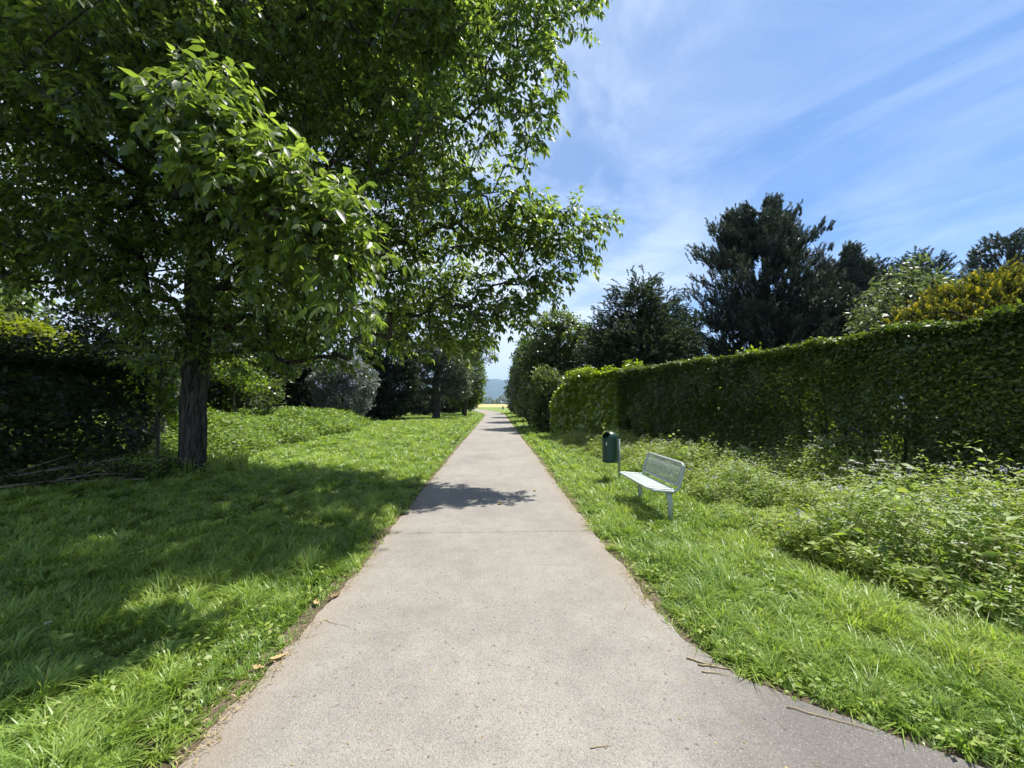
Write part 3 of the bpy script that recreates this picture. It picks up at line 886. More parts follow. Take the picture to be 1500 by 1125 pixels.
# ------------------------------------------------------------------ broadleaf trees and shrubs on the right
broad_tree('walnut_tree', 'pale green leafy young tree between dark pines and golden conifer', 'tree', (17.7, 15.6, 0), straight(6.2), .12,
           [(0, 0, 6.6, 1.1, 1.0, 1.2), (-1.2, 0, 5.6, 1.1, 1.0, 1.2), (1.3, 0, 6.0, 1.0, 1.0, 1.2), (0, 0, 4.4, 1.9, 1.4, 1.4), (2.6, 0, 6.1, .9, .9, 1.0)],
           240, .40, .17, 13, M['young_walnut'], M['bark2'], 51, reach=.55, aspect=.4, droop=.6)
broad_tree('round_tree', 'mid-green leafy tree filling the gap left of the golden conifer', 'tree', (21.6, 18.6, 0), straight(6.4), .14,
           [(0, 0, 6.6, 1.7, 1.4, 1.5), (-1.9, 0, 5.6, 1.5, 1.3, 1.3), (1.9, 0, 6.0, 1.6, 1.3, 1.4), (0, 0, 4.0, 2.8, 1.8, 1.8)],
           330, .42, .17, 16, M['young_walnut'], M['bark2'], 60, reach=.55)
broad_tree('round_tree', 'round-topped green tree directly left of the grey-green yew', 'tree', (3.9, 24.2, 0), straight(5.6), .18,
           [(0, 0, 6.0, 1.7, 1.7, 1.5), (-1.2, 0, 4.6, 1.5, 1.6, 1.5), (1.2, 0, 5.0, 1.8, 1.8, 1.8), (0, 0, 3.0, 2.4, 2.2, 2.2), (-.5, 0, 1.4, 2.2, 2.0, 1.3)],
           620, .36, .17, 22, M['broad'], M['bark2'], 52, reach=.55, tmpl=T_MID)
broad_tree('shrub', 'bushy dark shrub leaning over the path edge, before the first band of shadow', 'shrub', (2.75, 20.8, 0), straight(2.4), .08,
           [(0, 0, 2.6, .9, .9, 1.0), (.4, .3, 1.4, 1.2, 1.2, 1.2), (-.1, 0, .8, .8, .8, .7)],
           200, .3, .14, 20, M['broad'], M['bark2'], 53, reach=.45, tmpl=T_MID)
broad_tree('round_tree', 'smaller bushy tree beyond the round-topped green tree, its crown over the path edge', 'tree', (3.3, 32.5, 0), straight(5.0), .16,
           [(-.2, 0, 5.4, 1.5, 1.5, 1.6), (0, 0, 3.8, 2.0, 1.9, 1.8), (.2, 0, 1.8, 2.0, 1.9, 1.6), (-1.0, 0, 3.8, 1.1, 1.2, 1.0)],
           460, .38, .19, 20, M['broad'], M['bark2'], 54, reach=.6)
broad_tree('round_tree', 'third of the green trees lining the right of the path, half hidden', 'tree', (3.4, 42.5, 0), straight(5.0), .16,
           [(0, 0, 5.3, 1.6, 1.6, 1.8), (0, 0, 3.4, 2.1, 1.9, 1.8), (0, 0, 1.5, 1.9, 1.9, 1.4)],
           320, .42, .23, 20, M['greygreen'], M['bark2'], 55, reach=.65)
broad_tree('round_tree', 'farthest green tree on the right before the path bends', 'tree', (4.0, 56.0, 0), straight(5.0), .16,
           [(0, 0, 5.2, 2.0, 1.8, 1.8), (0, 0, 3.2, 2.4, 2.2, 2.0), (0, 0, 1.4, 2.2, 2.2, 1.3)],
           240, .5, .32, 18, M['broad'], M['bark2'], 56, reach=.8)
broad_tree('dense_tree', 'deep green dense tree filling the gap between the yew and the tallest pine', 'tree', (11.6, 25.5, 0), straight(4.2), .2,
           [(0, 0, 4.4, 2.4, 2.0, 1.8), (0, 0, 2.2, 3.0, 2.2, 2.0)], 300, .5, .22, 20, M['darkgreen'], M['bark2'], 57, reach=.7)
broad_tree('shrub', 'leafy sprig bush peeping over the hedge top below the tallest pine', 'shrub', (9.0, 13.2, 0), straight(2.6), .06,
           [(0, 0, 3.0, .7, .6, .5), (0, 0, 2.0, .9, .8, .9), (-1.9, 1.0, 2.75, .7, .6, .35)], 110, .3, .13, 18, M['laurel'], M['bark2'], 58, reach=.45, tmpl=T_MID)
broad_tree('shrub', 'shaded green bush behind the middle of the hornbeam hedge', 'shrub', (12.6, 16.0, 0), straight(2.6), .06,
           [(0, 0, 2.4, 1.8, 1.2, 1.2), (0, 0, 1.2, 2.0, 1.4, 1.1), (2.6, 0, 2.2, 1.4, 1.2, 1.3)], 160, .45, .18, 18, M['broad'], M['bark2'], 59, reach=.5)

# ------------------------------------------------------------------ trees and shrubs on the left
broad_tree('shrub', 'yellow-green sunlit shrub behind the dark hedge at far left', 'shrub', (-16.3, 13.6, 0), straight(3.4), .09,
           [(0, 0, 3.5, 1.5, 1.4, 1.0), (-1.0, 0, 2.6, 1.8, 1.5, 1.2), (1.6, 0, 2.5, 1.4, 1.2, .8)], 260, .34, .15, 20, M['yellowgreen'], M['bark2'], 61, reach=.5)
broad_tree('shrub', 'lower light green shrub right of the yellow-green one behind the dark hedge', 'shrub', (-13.6, 13.0, 0), straight(2.6), .07,
           [(0, 0, 2.5, 1.4, 1.1, .8), (1.3, 0, 2.0, 1.2, 1.0, .8), (-1.1, 0, 2.0, 1.1, 1.0, .8)], 210, .32, .14, 20, M['broad_lit'], M['bark2'], 83, reach=.45)
broad_tree('dense_tree', 'dark tree behind the hedge left of the walnut trunk', 'tree', (-18.0, 19.5, 0), straight(5.2), .2,
           [(0, 0, 5.4, 2.6, 2.2, 1.7), (0, 0, 2.8, 3.4, 2.4, 2.2), (3.4, 0, 3.6, 2.2, 1.6, 2.0)], 480, .5, .2, 20, M['darkgreen'], M['bark2'], 62, reach=.7)
broad_tree('dense_tree', 'tall dark tree at the far left edge seen through walnut leaves', 'tree', (-27.0, 20.0, 0), straight(9.0), .25,
           [(0, 0, 9.0, 3.2, 3.0, 2.6), (0, 0, 6.0, 4.0, 3.4, 2.6), (0, 0, 3.0, 3.4, 3.0, 2.0)], 340, .6, .26, 20, M['broad'], M['bark2'], 63, reach=.8)
broad_tree('shrub', 'sunlit green shrub showing between the dark hedge and the walnut trunk', 'shrub', (-10.4, 12.6, 0), straight(1.8), .05,
           [(0, 0, 1.6, 1.0, .9, .8), (.6, -.2, .9, 1.0, .9, .8)], 150, .28, .12, 18, M['broad_lit'], M['bark2'], 64, reach=.4, tmpl=T_MID)
broad_tree('dense_tree', 'dark tree over the bramble bank just right of the walnut trunk', 'tree', (-15.8, 25.5, 0), straight(6.6), .22,
           [(0, 0, 7.2, 3.0, 2.6, 2.2), (0, 0, 4.6, 3.4, 2.6, 2.0), (2.6, 0, 5.6, 1.8, 1.8, 1.8)], 380, .55, .21, 20, M['broad'], M['bark2'], 65, reach=.7)
broad_tree('shrub', 'pale yellow-green leafy sapling in front of the dark trees over the brambles', 'shrub', (-11.4, 17.4, 0), straight(2.8), .05,
           [(0, 0, 3.0, .9, .8, .6), (.9, 0, 2.5, .6, .6, .5), (-1.2, 0, 3.3, .9, .8, .5)], 70, .3, .12, 12, M['broad_lit'], M['bark2'], 66, reach=.4)
broad_tree('dense_tree', 'very dark evergreen left of the silvery bush beyond the brambles', 'tree', (-15.4, 32.5, 0), straight(8.0), .25,
           [(0, 0, 8.4, 2.6, 2.4, 2.4), (0, 0, 5.4, 3.4, 2.8, 2.6), (0, 0, 2.4, 3.4, 2.8, 2.2)], 420, .55, .24, 20, M['darkgreen'], M['bark2'], 67, reach=.7)
broad_tree('silver_shrub', 'silvery grey-leaved bush behind the bramble bank', 'shrub', (-11.2, 29.0, 0), straight(3.6), .12,
           [(0, 0, 4.2, 1.5, 1.3, 1.2), (-1.3, 0, 3.2, 1.2, 1.1, 1.2), (1.2, 0, 3.2, 1.3, 1.2, 1.2), (0, 0, 1.8, 2.1, 1.5, 1.4)], 420, .32, .15, 20, M['silver'], M['bark2'], 68, reach=.5, aspect=.4)
broad_tree('dense_tree', 'shadowy tree between the silvery bush and the forked little tree', 'tree', (-10.2, 37.0, 0), straight(9.0), .22,
           [(0, 0, 9.6, 2.6, 2.2, 2.4), (0, 0, 6.0, 3.2, 2.4, 2.6), (0, 0, 3.4, 3.2, 2.4, 2.2), (-.3, 0, 1.5, 2.6, 2.2, 1.4)], 620, .5, .24, 20, M['darkgreen'], M['bark2'], 69, reach=.7)
broad_tree('small_tree', 'low forked tree with a short dark trunk standing on the lawn', 'tree', (-6.1, 40.5, 0),
           [[0, 0, 0], [.05, 0, .7], [-.1, 0, 1.4], [-.2, 0, 2.4], [-.1, 0, 3.6], [.1, 0, 5.2], [.2, 0, 6.8]], .36,
           [(0.2, 0, 7.0, 2.2, 2.0, 2.0), (-1.8, 0, 5.2, 2.0, 1.8, 1.8), (1.8, 0, 5.2, 2.0, 1.8, 2.0), (-2.6, 0, 3.2, 1.4, 1.4, 1.0), (2.3, 0, 3.2, 1.5, 1.4, 1.2), (0, .6, 3.4, 1.8, 1.6, 1.0)],
           560, .42, .2, 20, M['greygreen'], M['bark2'], 70, reach=.65, first=1)
broad_tree('round_tree', 'sunlit green tree behind the forked little tree, beside the path', 'tree', (-4.2, 52.0, 0), straight(8.0), .22,
           [(0.3, 0, 8.2, 2.0, 2.0, 2.4), (.4, 0, 5.4, 2.7, 2.4, 2.4), (0.2, 0, 2.8, 2.6, 2.4, 2.0)], 420, .5, .26, 20, M['broad_lit'], M['bark2'], 71, reach=.75)
broad_tree('slender_tree', 'airy slender tree with wispy branches against the sky on the left of the path', 'tree', (-3.6, 47.0, 0), straight(10.0, (1.2, 0)), .16,
           [(1.4, 0, 10.4, 1.2, 1.2, 1.4), (2.4, 0, 9.0, 1.5, 1.2, 1.0), (2.6, 0, 7.4, 1.4, 1.2, 1.0), (1.0, 0, 7.6, 1.6, 1.4, 1.6), (0.4, 0, 5.2, 1.6, 1.4, 1.6)], 170, .5, .2, 12, M['greygreen'], M['bark2'], 72, reach=.8, aspect=.4)
broad_tree('round_tree', 'grey-green tree farthest down the left side of the path', 'tree', (-6.6, 70.0, 0), straight(6.0), .2,
           [(0, 0, 6.0, 2.8, 2.4, 2.2), (0, 0, 3.2, 3.2, 2.8, 2.4), (2.2, 0, 2.4, 1.6, 1.6, 1.6)], 260, .6, .36, 18, M['greygreen'], M['bark2'], 73, reach=.9)
broad_tree('shrub', 'small dark upright shrub at the lawn end where the path bends', 'shrub', (-6.3, 63.0, 0), straight(1.6), .1,
           [(0, 0, 1.5, .6, .6, .8), (0, 0, .8, .7, .7, .7)], 90, .25, .22, 16, M['darkgreen'], M['bark2'], 74, reach=.4)

broad_tree('dense_tree', 'bushy dark tree just behind the yellow-green shrub at far left', 'tree', (-22.0, 17.0, 0), straight(5.0), .18,
           [(0, 0, 5.0, 2.6, 2.0, 1.6), (-2.6, 0, 4.2, 2.4, 2.0, 1.8), (0, 0, 2.4, 3.6, 2.2, 2.0)], 420, .45, .18, 20, M['broad'], M['bark2'], 82, reach=.6)
broad_tree('dense_tree', 'broad dark tree directly behind the walnut trunk', 'tree', (-19.5, 27.5, 0), straight(6.0), .22,
           [(0, 0, 6.0, 3.2, 2.4, 2.2), (0, 0, 3.2, 3.8, 2.6, 2.4), (0, 0, 1.2, 3.6, 2.2, 1.2)], 420, .5, .2, 20, M['broad'], M['bark2'], 80, reach=.7)
broad_tree('shrub', 'mid-green bush between the walnut trunk and the pale sapling', 'shrub', (-13.4, 20.5, 0), straight(2.6), .07,
           [(0, 0, 2.8, 1.6, 1.2, 1.2), (1.4, 0, 2.2, 1.2, 1.0, 1.0), (-1.4, 0, 1.8, 1.4, 1.2, 1.2)], 210, .38, .15, 18, M['broad'], M['bark2'], 81, reach=.5)

# sapling with a thin stem left of the trunk
rng = np.random.default_rng(5)
broad_tree('sapling', 'thin straight sapling stem just left of the walnut trunk', 'tree', (-7.95, 9.5, 0), [[0, 0, 0], [.02, 0, .6], [0, 0, 1.2], [.03, 0, 1.9], [.0, 0, 2.6]], .035,
           [(0, 0, 2.3, .5, .4, .5), (.25, 0, 1.6, .35, .3, .4)], 26, .18, .11, 12, M['broad_lit'], M['bark2'], 75, reach=.3, tmpl=T_MID)

# far wood beyond the wheat field: reads as one mass
rng = np.random.default_rng(77)
n = 26000
fx = rng.uniform(-420, 420, n)
ht = 9 + 3.5 * vnoise(fx / 9, fx * 0, 51) + 2.0 * vnoise(fx / 3.3, fx * 0, 52)
fz = ht * rng.random(n) ** .8
fy = 438 + rng.random(n) * 12 + 4 * vnoise(fx / 6, fz / 4, 53)
pos = np.stack([fx, fy, fz], 1)
V, T, r = leaf_batch(pos, rand_dir(n, rng), unit(rng.normal(size=(n, 3)) + [0, -.5, .8]), rng.uniform(.9, 2.2, n), rng.uniform(.6, 1.4, n), T_LO, rng)
o = mesh_obj('treeline', V, T, M['greygreen'], rnd=r)
tag(o, 'distant grey-green wood on the far edge of the yellow field', 'wood', kind='stuff')


# ------------------------------------------------------------------ grass
def hedge_front(y):
    return np.interp(y, [-2, -0.9, 12.9, 18, 19], [8.2, 7.95, 4.15, 2.65, 2.4])


def grass(name, label, xlo, xhi, ylo, yhi, d0, h0, seed, keep=None, d_ref=3.0, power=1.55, hmul=None):
    rng = np.random.default_rng(seed)
    # strata in y so that density can fall off with distance
    pos = []
    edges = np.geomspace(max(ylo, 1.0) + .0, yhi, 26)
    for a, b in zip(edges[:-1], edges[1:]):
        xa, xb = xlo, xhi
        dist = math.hypot((a + b) / 2, 0)
        # split in x too
        xs = np.linspace(xa, xb, 9)
        for c, d in zip(xs[:-1], xs[1:]):
            rr = math.hypot((a + b) / 2, min(abs(c), abs(d)))
            if max(abs(c), abs(d)) > 0 and min(abs(c), abs(d)) > 1.55 * b + 1.5:
                continue
            den = d0 * min(1.0, (d_ref / rr) ** power)
            m = int(den * (b - a) * (d - c))
            if m > 0:
                pos.append(np.stack([rng.uniform(c, d, m), rng.uniform(a, b, m)], 1))
    p = np.concatenate(pos)
    le, re = ledge(p[:, 1]), redge(p[:, 1])
    fringe = rng.exponential(.035, len(p)) - .015 - .06 * np.clip(vnoise(p[:, 1] * 8, p[:, 0] * 0 + np.sign(p[:, 0]) * 9, 66) + .3 * vnoise(p[:, 1] * 21, p[:, 0] * 0, 67), -.2, 1)
    ok = (p[:, 0] < le - fringe) | (p[:, 0] > re + fringe)
    bare = (vnoise(p[:, 0] * 5, p[:, 1] * 5, 60) * .5 + vnoise(p[:, 0] * 1.3, p[:, 1] * 1.3, 61) * .5)
    edge = np.minimum(np.abs(p[:, 0] - le), np.abs(p[:, 0] - re))
    ok &= ~((edge < .16) & (bare > edge * 5 - .25) & (rng.random(len(p)) < .8))
    if keep is not None:
        ok &= keep(p)
    p = p[ok]; edge = edge[ok]
    # tufts: blades gather round the nearest tuft centre and lean away from it
    n = len(p)
    dd_ = np.hypot(p[:, 0], p[:, 1]) * (1 + .15 * vnoise(p[:, 0] * 1.3, p[:, 1] * 1.3, 68))
    gs = np.where(dd_ < 7, .13, np.where(dd_ < 15, .26, .52))
    ci = np.floor(p / gs[:, None])
    def hsh(k):
        return np.modf(np.abs(np.sin(ci[:, 0] * 12.9898 + ci[:, 1] * 78.233 + k) * 43758.5453))[0]
    ctr = (ci + .5 + .8 * np.stack([hsh(0) - .5, hsh(7) - .5], 1)) * gs[:, None]
    off = p - ctr
    p = ctr + off * .68
    le, re = ledge(p[:, 1]), redge(p[:, 1])
    ok = (p[:, 0] < le + .03) | (p[:, 0] > re - .03)
    p, off, edge, ci = p[ok], off[ok], edge[ok], ci[ok]
    n = len(p)
    tuft = hsh(3)
    dist = np.hypot(p[:, 0], p[:, 1])
    cl = vnoise(p[:, 0] * 2.6, p[:, 1] * 2.6, 62) * .5 + vnoise(p[:, 0] * 7, p[:, 1] * 7, 63) * .35 + .3 * vnoise(p[:, 0] * .8, p[:, 1] * .8, 64)
    h = h0 * (1 + .85 * cl) * rng.uniform(.4, 1.35, n) * np.clip(.35 + edge * 1.5, .35, 1)
    if hmul is not None:
        h = h * hmul(p)
    h = np.clip(h, .02, None)
    w = 0.0062 * rng.uniform(.7, 1.5, n) * np.clip(dist / 3.4, 1, 7)
    h = h * (.62 + .7 * tuft)
    th = np.arctan2(off[:, 1], off[:, 0]) + rng.normal(size=n) * .9 + 1.0 * vnoise(p[:, 0] * 1.7, p[:, 1] * 1.7, 65)
    lean = rng.uniform(.35, 1.1, n) * rng.uniform(.7, 2.0, n)
    dx, dy = np.cos(th), np.sin(th)
    sx, sy = -dy, dx
    V = np.zeros((n, 5, 3))
    z0 = np.zeros(n)
    for k, (f, b, ww) in enumerate(((0, 0, 1), (0, 0, -1), (.58, .30, .8), (.58, .30, -.8), (1, 1, 0))):
        V[:, k, 0] = p[:, 0] + dx * lean * h * b + sx * w * ww * .5
        V[:, k, 1] = p[:, 1] + dy * lean * h * b + sy * w * ww * .5
        V[:, k, 2] = z0 + h * np.maximum(f - .30 * b * lean ** 1.5, .22 * f)
    f = np.array([[0, 1, 3], [0, 3, 2], [2, 3, 4]])
    T = f[None] + (np.arange(n) * 5)[:, None, None]
    # tint: by clump and by blade
    tint = np.clip(.42 + .22 * cl + .3 * (tuft - .5) + rng.normal(size=n) * .17, 0, .9)
    dry = rng.random(n) < .018
    tint[dry] = 1.0
    o = mesh_obj(name, V.reshape(-1, 3), T.reshape(-1, 3), M['grass'], rnd=np.repeat(tint, 3))
    tag(o, label, 'grass', kind='stuff')
    print(name, n)
    return o


def in_bramble(p):
    x, y = p[:, 0], p[:, 1]
    e = np.interp(y, [9.8, 11, 14, 20, 26, 28.5], [-8.0, -7.6, -7.7, -8.0, -8.3, -9.2]) + .5 * vnoise(y * .7, y * 0, 81) + .25 * vnoise(y * 2.1, y * 0, 82)
    return (x < e) & (y > 9.8) & (y < 28.5)


def weed_edge(y):
    return np.interp(y, [0, 2.2, 3.0, 4.5, 6.5, 9, 12, 16], [3.5, 3.5, 3.45, 2.95, 3.2, 3.0, 2.7, 2.3]) + .25 * vnoise(y * 1.1, y * 0, 83) + .15 * vnoise(y * 3.1, y * 0, 84)


grass('grass', 'lush mown lawn left of the path, half in walnut shade', -14, -1.2, 1.0, 70, 9500, .112, 91, keep=lambda p: ~in_bramble(p) | (np.random.default_rng(1).random(len(p)) < .05))
grass('grass', 'sunny grass verge right of the path round the bench', 1.1, 8.2, 1.0, 70, 9500, .125, 92, keep=lambda p: (p[:, 0] < hedge_front(np.minimum(p[:, 1], 17)) + .5) | (p[:, 1] > 17))


# ------------------------------------------------------------------ weeds, brambles
def herbs(base, hts, mat, rng, nleaf=18, leaf=.055, aspect=.5, stems=True, tmpl=T_MID, flop=.5, spread=.09):
    N = len(base)
    lean = rng.normal(size=(N, 3)) * .22; lean[:, 2] = 1
    ax = unit(lean)
    parts = []
    u = rng.random((N, nleaf)) ** .75
    u[:, 0] = 1
    p = base[:, None] + ax[:, None] * (u * hts[:, None])[..., None]
    th = np.cumsum(np.full((N, nleaf), 2.4), 1) + rng.random((N, 1)) * 6.28
    rad = np.stack([np.cos(th), np.sin(th), np.zeros_like(th)], -1)
    out = spread * (1.1 - .75 * u)
    p = p + rad * (out * rng.random((N, nleaf)) * 1.5)[..., None]
    d = unit(rad + np.array([0, 0, 1.0]) * rng.uniform(-.5, .55, (N, nleaf))[..., None])
    nr = unit(np.array([0, 0, 1.0]) - rad * .3 + rng.normal(size=p.shape) * flop)
    L = leaf * rng.uniform(.6, 1.35, (N, nleaf)) * (1.15 - .35 * u)
    p, d, nr, L = p.reshape(-1, 3), d.reshape(-1, 3), nr.reshape(-1, 3), L.reshape(-1)
    parts.append(leaf_batch(p, d, nr, L, L * aspect, tmpl, rng))
    # stems as thin blades
    if stems:
        parts.append(leaf_batch(base, ax, rand_dir(N, rng), hts, .006, T_NEEDLE, rng))
    return parts, base + ax * hts[:, None]


rng = np.random.default_rng(101)
# right verge: tall herb belt between the bench and the hedge
n = 9500
y = 1.3 + 15.2 * rng.random(n) ** 1.5
e = weed_edge(y); hf = hedge_front(y) + .1
x = e + (hf - e) * rng.random(n)
ok = (hf > e + .1) & ((x < 1.5 * y + 1.2))
x, y, e, hf = x[ok], y[ok], e[ok], hf[ok]
blk = (np.abs(x - 2.55) < .45) & (y > 4.9) & (y < 6.9)
x, y, e, hf = x[~blk], y[~blk], e[~blk], hf[~blk]
f = np.clip((x - e) / .9, 0, 1)
hh = (.20 + .50 * f) * (1 + .6 * vnoise(x * 1.1, y * 1.1, 85) + .4 * vnoise(x * 3.0, y * 3.0, 86)) * rng.uniform(.6, 1.2, len(x))
hh *= np.interp(y, [0, 5, 9, 16], [1.1, 1.0, .75, .6])
base = np.stack([x, y, np.zeros_like(x)], 1)
parts, tips = herbs(base, hh, M['weed'], rng, 30, .064, .36, spread=.075)
# low leafy clover and dandelion rosettes in both lawns
m = 5200
yy = 1.2 + 9 * rng.random(m) ** 1.6
side = rng.random(m) < .5
xx = np.where(side, ledge(yy) - .06 - rng.random(m) ** 1.0 * 4.5, redge(yy) + .06 + rng.random(m) * 2.4)
cl = vnoise(xx * 1.6, yy * 1.6, 87) + .5 * vnoise(xx * 4, yy * 4, 88)
ok = (cl > -.15) & (np.abs(xx) < 1.5 * yy + 1)
lowb = np.stack([xx[ok], yy[ok], np.zeros(ok.sum())], 1)
lp, _ = herbs(lowb, rng.uniform(.03, .13, ok.sum()), M['weed'], rng, 9, .04, .62, stems=False, spread=.05)
k2 = rng.integers(0, len(x), 1300)
k2 = k2[vnoise(x[k2] * 1.3, y[k2] * 1.3, 93) > .05]
np_, _ = herbs(base[k2] + rng.normal(size=(len(k2), 3)) * [.1, .1, 0], hh[k2] * rng.uniform(.9, 1.35, len(k2)), M['weed'], rng, 16, .105, .5, spread=.06)
tb_ = np.stack([-6.95 + rng.normal(size=150) * .75, 9.0 + rng.normal(size=150) * .45, np.zeros(150)], 1)
tf_, _ = herbs(tb_, rng.uniform(.12, .42, 150), M['weed'], rng, 16, .08, .5)
V, T, r = join(parts + lp + np_ + tf_)
wd = mesh_obj('weeds', V, T, M['weed'], rnd=r)
tag(wd, 'tall leafy weeds with small pale flowers along the hedge foot', 'weeds', kind='stuff')
# pale flower heads on part of the tips
pick = (rng.random(len(tips)) < .42) & (hh > .36)
ft = np.repeat(tips[pick], 9, 0)
ft = ft + rng.normal(size=ft.shape) * np.array([.022, .022, .010])
fd = rand_dir(len(ft), rng); fd[:, 2] = np.abs(fd[:, 2]) * .3
V, T, r = leaf_batch(ft, fd, np.tile([0, 0, 1.0], (len(ft), 1)) + rng.normal(size=ft.shape) * .4, rng.uniform(.011, .023, len(ft)), .013, T_LO, rng)
tag(mesh_obj('pale_flowers', V, T, M['petal'], wd, rnd=r), kind='stuff')
pick = rng.random(len(tips)) < .016
ft = np.repeat(tips[pick], 10, 0); ft = ft + rng.normal(size=ft.shape) * .016
V, T, r = leaf_batch(ft, rand_dir(len(ft), rng), rand_dir(len(ft), rng), .024, .014, T_LO, rng)
tag(mesh_obj('blue_flowers', V, T, M['blue'], wd, rnd=r), kind='stuff')

# bramble and nettle bank on the left
rng = np.random.default_rng(102)
n = 30000
y = rng.uniform(9.8, 28.5, n); x = rng.uniform(-21, -6.8, n)
ok = in_bramble(np.stack([x, y], 1)) & (x > -1.45 * y - 1)
ok &= ~((x < -8.6 - .0 * y) & (y < 10.9))
x, y = x[ok], y[ok]
e = np.interp(y, [9.8, 11, 14, 20, 26, 28.5], [-8.0, -7.6, -7.7, -8.0, -8.3, -9.2]) + .5 * vnoise(y * .7, y * 0, 81) + .25 * vnoise(y * 2.1, y * 0, 82)
f = np.clip((e - x) / 1.5, 0, 1)
top = (.26 + .62 * f) * (1 + .34 * vnoise(x * .8, y * .8, 89) + .34 * vnoise(x * 2.0, y * 2.0, 90) + .2 * vnoise(x * 4.5, y * 4.5, 92)) * np.interp(y, [10, 13, 20, 28], [.9, 1.0, 1.0, .95])
nl = 9
base = np.repeat(np.stack([x, y, top], 1), nl, 0)
p = base + rng.normal(size=base.shape) * np.array([.16, .16, .05]); p[:, 2] -= rng.exponential(.14, len(p)); p[:, 2] = np.clip(p[:, 2], .03, None)
L = .10 * rng.uniform(.55, 1.3, len(p)) * np.clip(p[:, 1] / 15, 1, 1.5)
V1 = leaf_batch(p, unit(rng.normal(size=p.shape) * [1, 1, .35]), unit(np.array([0, 0, 1.0]) + rng.normal(size=p.shape) * .8), L, L * .6, T_MID, rng)
# taller nettle spires sticking out
k = rng.integers(0, len(x), 420)
sb = np.stack([x[k], y[k], top[k] * .7], 1)
sp, _ = herbs(sb, rng.uniform(.35, .8, 420), M['bramble'], rng, 16, .09, .4)
V, T, r = join([V1] + sp)
o = mesh_obj('brambles', V, T, M['bramble'], rnd=r)
tag(o, 'sunlit bank of brambles and nettles right of the walnut trunk', 'brambles', kind='stuff')

# tall grass tufts at the trunk foot and along the hedge foot
rng = np.random.default_rng(103)
tb, th_ = [], []
for k in range(100):
    if k < 45:
        c = np.array([rng.uniform(-8.8, -6.0), rng.uniform(8.6, 10.0)])
    elif k < 100:
        yy = rng.uniform(1.6, 12); c = np.array([hedge_front(yy) - rng.uniform(.0, .6), yy])
    else:
        yy = rng.uniform(1.8, 6); c = np.array([-rng.uniform(2.2, 6), yy])
    m = 34
    tb.append(np.concatenate([c + rng.normal(size=(m, 2)) * .07, np.zeros((m, 1))], 1)); th_.append(rng.uniform(.18, .5, m))
tb = np.concatenate(tb); th_ = np.concatenate(th_)
n = len(tb)
ang = rng.random(n) * 6.283; lean = rng.uniform(.1, .8, n)
V = np.zeros((n, 7, 3))
for k, (f, b, ww) in enumerate(((0, 0, 1), (0, 0, -1), (.4, .15, .9), (.4, .15, -.9), (.75, .5, .7), (.75, .5, -.7), (.95, 1, 0))):
    V[:, k, 0] = tb[:, 0] + np.cos(ang) * lean * th_ * b - np.sin(ang) * .003 * ww * (1 + tb[:, 1] / 4)
    V[:, k, 1] = tb[:, 1] + np.sin(ang) * lean * th_ * b + np.cos(ang) * .003 * ww * (1 + tb[:, 1] / 4)
    V[:, k, 2] = th_ * (f - .2 * b * lean)
T = np.array([[0, 1, 3], [0, 3, 2], [2, 3, 5], [2, 5, 4], [4, 5, 6]])[None] + (np.arange(n) * 7)[:, None, None]
o = mesh_obj('tall_grass', V.reshape(-1, 3), T.reshape(-1, 3), M['grass'], rnd=np.repeat(np.where(rng.random(n) < .12, 1, rng.random(n) * .8), 5))
tag(o, 'tufts of taller unmown grass at hedge foot and tree foot', 'grass', kind='stuff')

# crumbs of bark, seed and leaf dropped on the asphalt
rng = np.random.default_rng(108)
n = 420
y = 1.6 + 16 * rng.random(n) ** 1.6
x = ledge(y) + (redge(y) - ledge(y)) * (.5 + .5 * np.sign(rng.random(n) - .5) * rng.random(n) ** .6)
p = np.stack([x, y, np.full(n, .0175)], 1)
V, T, r = leaf_batch(p, rand_dir(n, rng) * [1, 1, .08], np.array([0, 0, 1.0]) + rng.normal(size=p.shape) * .15, rng.uniform(.006, .028, n), rng.uniform(.003, .012, n), T_LO, rng)
tag(mesh_obj('path_litter', V, T, M['deadleaf'], rnd=r * .6), 'small brown crumbs of leaf and bark scattered on the asphalt', 'litter', kind='stuff')

# seeding grass stalks above the weeds
rng = np.random.default_rng(109)
n = 900
y = 1.6 + 12 * rng.random(n) ** 1.4
x = weed_edge(y) - .5 + (hedge_front(y) + .1 - weed_edge(y) + .5) * rng.random(n)
b = np.stack([x, y, np.zeros(n)], 1)
hgt = rng.uniform(.45, .85, n)
lean = unit(np.stack([rng.normal(size=n) * .25, rng.normal(size=n) * .25, np.ones(n)], 1))
mid = b + lean * (hgt * .6)[:, None]
tip = mid + unit(lean + rng.normal(size=(n, 3)) * [.35, .35, 0]) * (hgt * .4)[:, None]
V1, T1 = tubes(b, mid, .0016, .0013, 3); V2, T2 = tubes(mid, tip, .0013, .0008, 3)
Vt, Tt = joinVT([(V1, T1), (V2, T2)])
q = np.repeat(tip, 9, 0) - np.repeat(unit(tip - mid), 9, 0) * (rng.random(n * 9) * .10)[:, None] + rng.normal(size=(n * 9, 3)) * .006
V3, T3, r3 = leaf_batch(q, np.repeat(unit(tip - mid), 9, 0) + rng.normal(size=q.shape) * .5, rand_dir(n * 9, rng), .014, .004, T_LO, rng)
V, T = joinVT([(Vt, Tt), (V3, T3)])
tag(mesh_obj('grass_stalks', V, T, M['straw'], rnd=np.concatenate([np.full(len(Tt), .5), r3])), 'thin seeding grass stalks standing above the weeds by the hedge', 'grass', kind='stuff')

